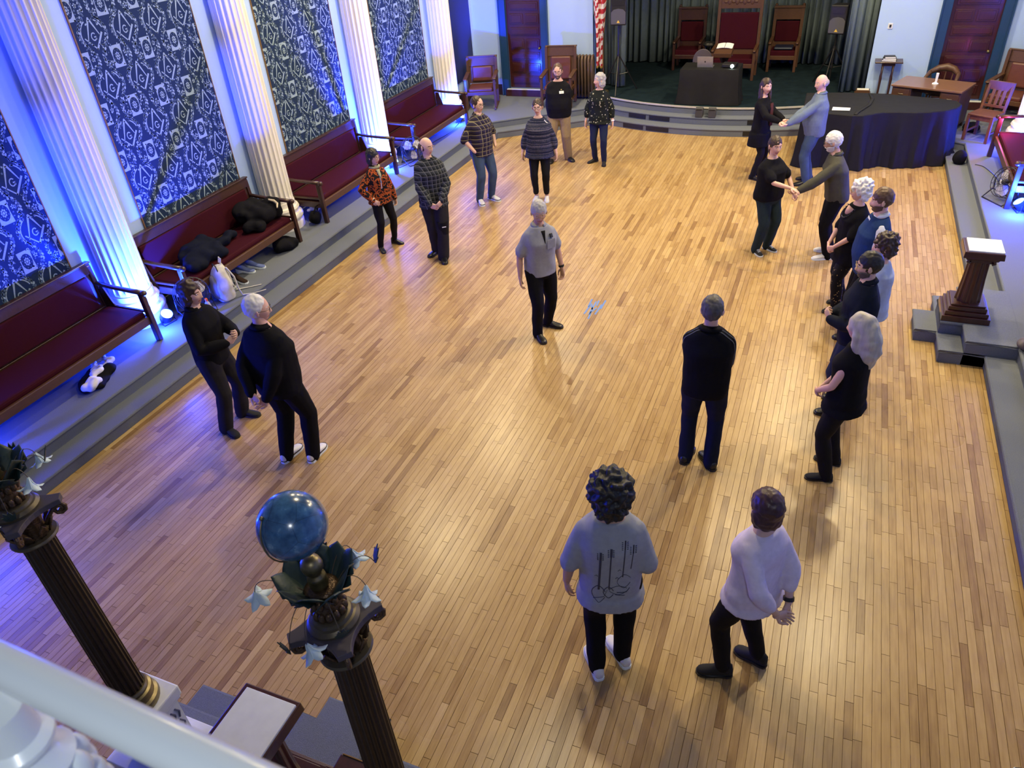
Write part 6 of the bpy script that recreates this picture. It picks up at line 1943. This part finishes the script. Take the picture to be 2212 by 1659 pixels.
def necklace(c):
    b = MB()
    for k in range(15):
        a = PI + PI * k / 14
        x = 0.095 * math.cos(a) * c['s']; z = (1.42 + 0.12 * math.sin(a)) * c['s']
        p, n = front_pt(c, x, min(z, 1.42 * c['s']))
        if p is not None: b.ell(p + n * 0.010, 0.011 if 4 < k < 10 else 0.008, 8, 6)
    b.build('bead_necklace', mat('dark_beads', (0.05, 0.05, 0.07), 0.15, metal=0.6), c['root'], smooth=True)
    b = MB()
    P = []
    for k in range(9):
        a = PI + PI * k / 8
        p, n = front_pt(c, 0.075 * math.cos(a) * c['s'], (1.425 + 0.085 * math.sin(a)) * c['s'])
        if p is not None: P.append((p + n * 0.0035))
    if len(P) > 4:
        q = sum(P, Vector()) / len(P) + Vector((0, 0, 0.03))
        n0 = len(P)
        b.add(P + [q + Vector((0, 0.0, 0.04))], [(i, i + 1, n0) for i in range(n0 - 1)])
        thicken(b.build('open_neckline', SKINP, c['root'], smooth=True), 0.004)

def track_stripes(c):
    me = c['top'].data
    bv = BVHTree.FromPolygons([v.co for v in me.vertices], [tuple(p.vertices) for p in me.polygons])
    for i, sg in enumerate((1, -1)):
        A, E_, W_ = c['arms'][i][:3]
        neck = c['ctr'](1.46) + Vector((sg * 0.075, 0.02, 1.47 * c['s']))
        for k in (0, 1):
            P = []
            for u in np.linspace(0, 1, 16):
                if u < 0.4: q = neck.lerp(A, u / 0.4); d = Vector((0, 0.25 + 0.15 * k, 1))
                else:
                    q = A.lerp(E_, (u - 0.4) / 0.6); d = Vector((sg * 0.9, 0.25, 0.6 - 0.9 * (u - 0.4)))
                q = q + Vector((0, 0.032 * k, 0))
                h = bv.ray_cast(q + d.normalized() * 0.4, -d.normalized())
                if h[0] is not None: P.append(h[0] + h[1] * 0.002)
            if len(P) > 3:
                b = MB(); b.tube(P, 0.0042, 6); b.build('sleeve_stripe', mat('grey_stripe', (0.11, 0.12, 0.15), 0.7), c['top'], smooth=True)

def guitar_print(c):
    me = c['top'].data
    bv = BVHTree.FromPolygons([v.co for v in me.vertices], [tuple(p.vertices) for p in me.polygons])
    INK = mat('dark_print_ink', (0.045, 0.045, 0.07), 0.8)
    def stroke(b, pts, r):
        P = []
        for x, z in pts:
            h = bv.ray_cast(Vector((-x, 1.5, z)), Vector((0, -1, 0)))
            if h[0] is not None: P.append(h[0] + h[1] * 0.0012)
        if len(P) > 1: b.tube(P, r, 5, flat=0.35)
    b = MB()
    def dense(pts, n=8):
        out = []
        for a, d in zip(pts, pts[1:]):
            out += [(a[0] + (d[0] - a[0]) * k / n, a[1] + (d[1] - a[1]) * k / n) for k in range(n)]
        return out + [pts[-1]]
    for x0, zt, zb, r in ((-0.075, 1.30, 1.02, 0.008), (-0.01, 1.33, 1.03, 0.0045), (0.075, 1.38, 1.14, 0.004), (0.125, 1.34, 1.20, 0.003)):
        stroke(b, dense([(x0, zb), (x0 + 0.012, zt)]), r)
        for k in range(5):
            for s in (-1, 1): stroke(b, [(x0 + 0.012 + s * 0.012, zt + 0.012 * k), (x0 + 0.012 + s * 0.02, zt + 0.012 * k + 0.003)], 0.004)
        stroke(b, dense([(x0 + 0.012, zt), (x0 + 0.014, zt + 0.06)]), 0.008 if r > 0.0042 else 0.005)
    def body(cx, cz, w, h): stroke(b, [(cx + w * math.cos(t) * (1 - 0.28 * math.cos(2 * t + PI)), cz + h * math.sin(t)) for t in np.linspace(0.3, 5.9, 26)], 0.0028)
    body(-0.075, 0.98, 0.035, 0.075); body(-0.012, 1.0, 0.026, 0.05); body(0.085, 1.10, 0.034, 0.06); body(0.05, 1.02, 0.045, 0.04)
    stroke(b, dense([(-0.11, 0.93), (-0.04, 0.96), (-0.02, 1.02)]), 0.003); stroke(b, dense([(0.04, 1.0), (0.1, 1.0), (0.12, 1.03)]), 0.004); stroke(b, dense([(0.03, 0.98), (0.09, 0.97)]), 0.003)
    for x, z in ((-0.10, 1.14), (0.045, 1.2), (0.03, 1.13)): stroke(b, [(x, z), (x + 0.012, z + 0.012), (x + 0.02, z)], 0.0025)
    b.build('guitar_print', INK, c['top'], smooth=True)

def scarf_zip(c):
    b = MB()
    P = []
    for z in (1.44, 1.40, 1.35, 1.30): 
        p, n = front_pt(c, 0.0, z * c['s']); P.append(p + n * 0.008)
    b.tube(P, [0.03, 0.026, 0.022, 0.010], 8, flat=0.5); b.tube([c['ctr'](1.47) + Vector((0.07 * math.cos(a), 0.005 + 0.068 * math.sin(a), 1.47 * c['s'])) for a in [2 * PI * k / 12 for k in range(12)]], 0.02, 7, closed=True)
    b.build('scarf', mat('sage_scarf', (0.36, 0.36, 0.22), 0.8), c['root'], smooth=True)
    P = []
    for z in (1.32, 1.25, 1.18, 1.12):
        p, n = front_pt(c, -0.01, z * c['s']); P.append(p + n * 0.003)
    b = MB(); b.tube(P, 0.006, 6); b.build('zip', PAPER, c['top'])
    for i in (0, 1):
        A, E_, W_ = c['arms'][i][:3]; d = (W_ - E_).normalized()
        b = MB(); b.tube([W_ - d * 0.07, W_ - d * 0.01], [0.045 * c['s'], 0.050 * c['s']], 12); b.build('turned_cuff', mat('cream_cuff', (0.68, 0.62, 0.54), 0.8), c['top'], smooth=True)

def knee_pad(c):
    A, K_, F_ = c['legs'][0]
    b = MB(); b.tube([K_ + Vector((0, -0.006, 0.09)), K_ + Vector((0, -0.01, 0)), K_ + Vector((0, 0, -0.09))], [0.088, 0.085, 0.08], 14); o = b.build('knee_brace', BLKLEG, c['root'], smooth=S30)
    b = MB(); b.box(K_ + Vector((0.0, -0.095, 0.03)), (0.06, 0.006, 0.012)); b.build('brace_label', PAPER, o)
    # front panel of the open collar
    p, n = front_pt(c, 0, 1.42 * c['s'])

def cardigan(c):
    s = c['s']
    b = MB(); b.tube([c['ctr'](1.3) + Vector((0.02 , -0.135, 1.36 * s)), c['ctr'](1.1) + Vector((0.02, -0.150, 1.15 * s)), Vector((0.02, -0.16, 0.98 * s))], [0.05, 0.06, 0.05], 10, flat=0.35); b.build('inner_top', cloth('dark_red_top', (0.055, 0.018, 0.024)), c['root'], smooth=True)

def vest_neck(c):
    b = MB(); p, n = front_pt(c, 0, 1.40 * c['s'])
    b.add([p + Vector((0.05, 0.012, 0.045)), p + Vector((-0.05, 0.012, 0.045)), p + n * 0.004 + Vector((0, 0, -0.11))], [(0, 1, 2)]); thicken(b.build('shirt_front', WHSHIRT, c['root']), 0.006)

def earrings(c):
    b = MB()
    for s in (-1, 1): b.ell(c['T'] @ Vector((s * 0.086, 0.0, -0.045)), 0.012, 8, 6)
    b.build('earring', mat('pearl', (0.7, 0.68, 0.6), 0.25), c['root'], smooth=True)
    watch_on(0, PAPER)(c)

def glow_lanyard(c): pass

def name_strap(c):
    p, n = front_pt(c, 0.13, 1.405 * c['s'])
    if p is None: return
    b = MB(); b.tube([p + n * 0.004 + Vector((-0.02, 0, 0.03)), p + n * 0.005, p + n * 0.004 + Vector((0.03, 0, -0.02))], 0.008, 6); b.build('pale_strap', PAPER, c['root'])

R_ = math.radians
person('woman in an orange and black patterned jacket with glasses, by the left steps', [(-6.30, 9.20), (-6.22, 9.50)], 1.55, R_(62), ('side', 'hip'), True, skin=SKIN, hair=('bob', 'black'), brow='black', head=(R_(18), 0.05, 0), top=ORA, sleeve='long', hem=0.83, loose=0.030, flare=0.02, legs=BLKLEG, legloose=0.008, shoe=BLKSH, heel=0.035, specs=SPEC, collar=BLKTEE, extra=scarf_zip, footyaw=(R_(25), R_(-15)))
person('bald man with glasses in a dark plaid long-sleeved shirt, hands clasped', [(-5.16, 9.14), (-5.36, 9.32)], 1.80, R_(38), ('clasp', 'clasp'), bulk=1.08, hair=('sides', 'brown'), head=(R_(42), 0.1, 0), top=PL1, sleeve='long', hem=0.80, loose=0.028, flare=0.02, legs=CHAR, legloose=0.028, cuff=0.018, shoe=BLKSH, specs=SPECG, collar=PL1, extra=knee_pad, footyaw=(R_(-8), R_(-55)), lean=(0.0, 0.03))
person('man in jeans and a short-sleeved purple plaid shirt, hand in pocket', [(-5.56, 11.40), (-5.42, 11.60)], 1.78, R_(60), ('pocket', 'pocket'), bulk=1.06, belly=0.03, hair=('recede', 'brown'), head=(R_(14), 0.05, 0), top=PL2, sleeve='elbow', hem=0.82, loose=0.03, flare=0.01, legs=JEAN, legloose=0.02, shoe=WHSH, sole=WHITEP, specs=SPEC, collar=PL2, smile=0, shoeh=1.1, laces=True, stripe=True, footyaw=(R_(10), R_(-20)))
person('smiling woman in a navy striped sweater and white trainers facing the camera', [(-4.62, 11.76), (-4.44, 11.79)], 1.69, R_(12), ('side', 'side'), True, bulk=1.22, belly=0.02, hair=('updo', 'brown'), head=(R_(0), 0.0, 0), top=STR, sleeve='three', hem=0.80, loose=0.032, flare=0.03, legs=BLKLEG, legloose=0.008, legend=0.14, shoe=WHSH, sole=WHITEP, specs=SPEC, smile=0.9, extra=name_strap, footyaw=(R_(6), R_(-6)))
person('bearded man in a black t-shirt and khaki trousers, hands behind him', [(-4.74, 13.88), (-5.02, 13.75)], 1.79, R_(10), ('behind', 'behind'), bulk=1.20, belly=0.06, skin=SKINP, hair=('recede', 'mid'), brow='mid', head=(R_(2), 0.08, 0), top=BLKTEE, sleeve='short', hem=0.84, loose=0.03, legs=KHAKI, legloose=0.03, cuff=0.01, shoe=BLKSH, specs=SPEC, beard='dgrey', smile=0.8, extra=badge, footyaw=(R_(40), R_(-10)))
person('laughing grey-haired woman in a dark floral blouse and navy jeans', [(-4.18, 13.85), (-3.97, 13.75)], 1.64, R_(4), ('side', 'side'), True, bulk=1.02, skin=SKINP, hair=('wavy', 'grey'), brow='grey', head=(R_(-52), -0.05, 0), top=FLO, sleeve='three', hem=0.82, loose=0.035, flare=0.03, legs=JEAND, legloose=0.010, shoe=BLKSU, heel=0.015, smile=1.0, extra=earrings, footyaw=(R_(10), R_(-45)))
person('dark-haired man in a black jacket with hands raised together, in profile by the left steps', [(-5.58, 4.62), (-5.60, 4.92)], 1.74, R_(98), ('highclasp', 'highclasp'), skin=SKIN, hair=('wavy', 'brown'), brow='brown', head=(R_(8), 0.06, 0), top=BLKCLO, sleeve='long', hem=0.84, loose=0.028, legs=CHAR, legloose=0.026, cuff=0.01, shoe=BLKSU, collar=BLKCLO, smile=0.7, footyaw=(R_(5), R_(-25)))
person('white-haired man seen from behind in a black sweater and white sneakers, hands clasped behind', [(-4.64, 4.44), (-4.38, 4.53)], 1.88, R_(174), ('behind', 'behind'), bulk=1.20, belly=0.03, skin=SKINP, hair=('recede', 'white'), brow='white', head=(R_(-48), 0.08, 0), top=BLKCLO, sleeve='long', hem=0.82, loose=0.028, legs=BLKTR, legloose=0.026, shoe=WHSH, sole=WHITEP, specs=SPEC, collar=BLKCLO, footyaw=(R_(4), R_(10)), stripe=True, extra=None)
person('grey-haired man in a grey polo shirt standing alone at the centre of the floor', [(-2.98, 7.38), (-2.95, 7.68)], 1.72, R_(44), ('side', 'side'), bulk=1.02, skin=SKIND, hair=('short', 'grey'), brow='grey', head=(R_(-18), 0.16, 0), top=GREYPOLO, sleeve='short', hem=0.85, loose=0.026, flare=0.01, legs=BLKTR, legloose=0.02, shoe=BLKSH, collar=GREYPOLO, smile=0.8, extra=polo_front, footyaw=(R_(45), R_(2)), lean=(0, -0.03), specs=SPECG)
person('man seen from behind in a black track jacket with grey shoulder stripes, arms crossed', [(-0.80, 5.62), (-0.56, 5.60)], 1.80, R_(184), ('crossed', 'crossed'), bulk=1.06, hair=('short', 'dgrey'), brow='brown', head=(0, 0.05, 0), top=BLKCLO, sleeve='long', hem=0.83, loose=0.030, legs=NAVYTR, legloose=0.018, cuff=0.01, shoe=BLKSH, collar=BLKCLO, extra=track_stripes, footyaw=(R_(-12), R_(30)))
person('woman with long silver-blonde hair and a sleeveless black top, hands clasped', [(0.46, 5.72), (0.52, 5.98)], 1.67, R_(-108), ('clasp', 'clasp'), True, bulk=1.10, skin=SKINP, hair=('long', 'silver'), brow='mid', head=(R_(-6), 0.08, 0), top=BLKCLO, sleeve='none', hem=0.80, loose=0.026, flare=0.03, legs=BLKLEG, legloose=0.016, shoe=BLKSU, footyaw=(R_(25), R_(8)))
person('man with glasses and greying beard in a dark navy shirt, hands clasped high, far-right line', [(0.50, 6.78), (0.56, 7.02)], 1.74, R_(-88), ('chestclasp', 'chestclasp'), bulk=1.10, belly=0.02, skin=SKIN, hair=('short', 'black'), brow='black', head=(R_(2), 0.08, 0), top=NAVYSH, sleeve='long', hem=0.83, loose=0.028, legs=JEAND, legloose=0.02, shoe=BLKSH, specs=SPECG, beard='dgrey', collar=NAVYSH)
person('woman with curly dark hair and a pale blue top in the right-hand line', [(0.66, 7.52), (0.70, 7.72)], 1.62, R_(-84), ('clasp', 'clasp'), True, bulk=1.15, skin=SKINP, hair=('curls', 'brown'), brow='brown', head=(0, 0.08, 0), top=PALEBLUE, sleeve='short', hem=0.82, loose=0.03, flare=0.02, legs=BLKLEG, legloose=0.012, shoe=BLKSU)
person('bearded man in a royal blue vest over a white shirt in the right-hand line', [(0.60, 8.36), (0.66, 8.60)], 1.77, R_(-80), ('side', 'side'), bulk=1.14, belly=0.05, skin=SKINP, hair=('short', 'mid'), brow='mid', head=(R_(-4), 0.08, 0), top=VEST, sleeve='short', sleevem=WHSHIRT, hem=0.82, loose=0.026, legs=BLKTR, legloose=0.02, shoe=BLKSH, beard='mid', collar=WHSHIRT, extra=vest_neck)
person('white-haired woman in a black tunic and bead necklace in the right-hand line', [(0.40, 8.98), (0.46, 9.20)], 1.63, R_(-66), ('clasp', 'clasp'), True, bulk=1.12, belly=0.02, skin=SKINP, hair=('curls', 'white'), brow='grey', head=(R_(-14), 0.05, 0), top=BLKCLO, sleeve='elbow', hem=0.70, loose=0.026, flare=0.03, legs=POLKA, legloose=0.02, shoe=BLKSU, specs=SPECG, smile=0.9, extra=necklace)
person('white-haired man in an olive shirt and white shoes reaching out his hand', [(0.22, 10.46), (0.24, 10.70)], 1.72, R_(-84), (('palmup', (-0.34, 10.22, 0.985)), 'side'), bulk=1.12, skin=SKIND, hair=('short', 'white'), brow='white', head=(R_(-4), 0.22, 0), top=OLIVE, sleeve='long', hem=0.86, loose=0.028, legs=BLKTR, legloose=0.022, shoe=WHSH, sole=WHITEP, specs=SPEC, collar=OLIVE, lean=(0, -0.12), beard='white', footyaw=(R_(14), R_(-6)))
person('woman in a black t-shirt and dark teal trousers holding the olive-shirted man\'s hand', [(-0.74, 10.44), (-0.60, 10.60)], 1.64, R_(52), ('front', ('reach', (-0.30, 10.20, 1.03))), True, bulk=1.22, belly=0.02, skin=SKINP, hair=('pony', 'brown'), brow='brown', head=(R_(-18), 0.1, 0), top=BLKTEE, sleeve='short', hem=0.86, loose=0.028, legs=TEAL, legloose=0.020, shoe=BLKSU, sole=WHITEP, smile=0.4, laces=True, extra=watch_on(0), footyaw=(R_(8), R_(-14)))
person('balding man in a blue-grey sweater and jeans holding hands beside the draped piano', [(-0.27, 13.32), (-0.24, 13.56)], 1.77, R_(-86), (('palmup', (-0.76, 13.08, 1.02)), ('palmup', (-0.74, 13.28, 0.98))), bulk=1.12, belly=0.07, skin=SKINP, hair=('sides', 'stubble'), brow='grey', head=(R_(28), 0.1, 0), top=BLUEGREY, sleeve='long', hem=0.83, loose=0.03, legs=JEAN, legloose=0.022, shoe=BLKSH, collar=BLUEGREY, smile=0.2, footyaw=(R_(12), R_(-10)))
person('young woman with long brown hair in a black cardigan near the stage steps', [(-1.16, 13.44), (-1.10, 13.66)], 1.66, R_(74), (('reach', (-0.72, 13.36, 1.03)), ('reach', (-0.74, 13.12, 1.06))), True, bulk=1.0, skin=SKINP, hair=('longdark', 'brown'), brow='brown', head=(R_(-38), 0.0, 0), top=BLKCLO, sleeve='long', hem=0.62, loose=0.028, flare=0.05, legs=BLKLEG, legloose=0.008, shoe=BLKSU, smile=0.6, extra=cardigan, footyaw=(R_(8), R_(-8)))
person('man with big black curly hair in a printed grey t-shirt, seen from behind in front', [(-0.95, 3.12), (-0.80, 3.27)], 1.83, R_(196), ('side', 'frontclose'), skin=SKIND, hair=('afro', 'black'), brow='black', head=(R_(-6), 0.06, 0), top=GREYTEE, sleeve='elbow', hem=0.78, loose=0.030, flare=0.035, legs=BLKTR, legloose=0.02, legend=0.07, shoe=WHSH, sole=WHITEP, extra=guitar_print, footyaw=(R_(18), R_(28)), bulk=1.02)
person('woman with short dark streaked hair in a lavender white blouse, walking in the foreground', [(-0.10, 3.38), (0.12, 3.56)], 1.72, R_(240), ('behind', 'behind'), True, bulk=1.04, skin=SKIN, hair=('bob', 'auburn'), brow='black', head=(R_(-20), 0.02, 0), top=LAV, sleeve='three', hem=0.82, loose=0.027, flare=0.03, legs=BLKLEG, legloose=0.014, legend=0.10, shoe=BLKSU, heel=0.02, shoeh=1.5, extra=watch_on(1), footyaw=(R_(39), R_(8)))
person('person mostly outside the photo at the right edge, navy shoe with a white sole', [(1.92, 2.98), (1.86, 3.26)], 1.70, R_(-88), ('side', 'front'), True, skin=SKINP, hair=('bob', 'mid'), top=cloth('purple_top', (0.10, 0.04, 0.16)), sleeve='long', hem=0.84, legs=BLKTR, shoe=mat('navy_canvas_shoe', (0.012, 0.014, 0.04), 0.7), sole=WHITEP, footyaw=(R_(10), R_(-10)))
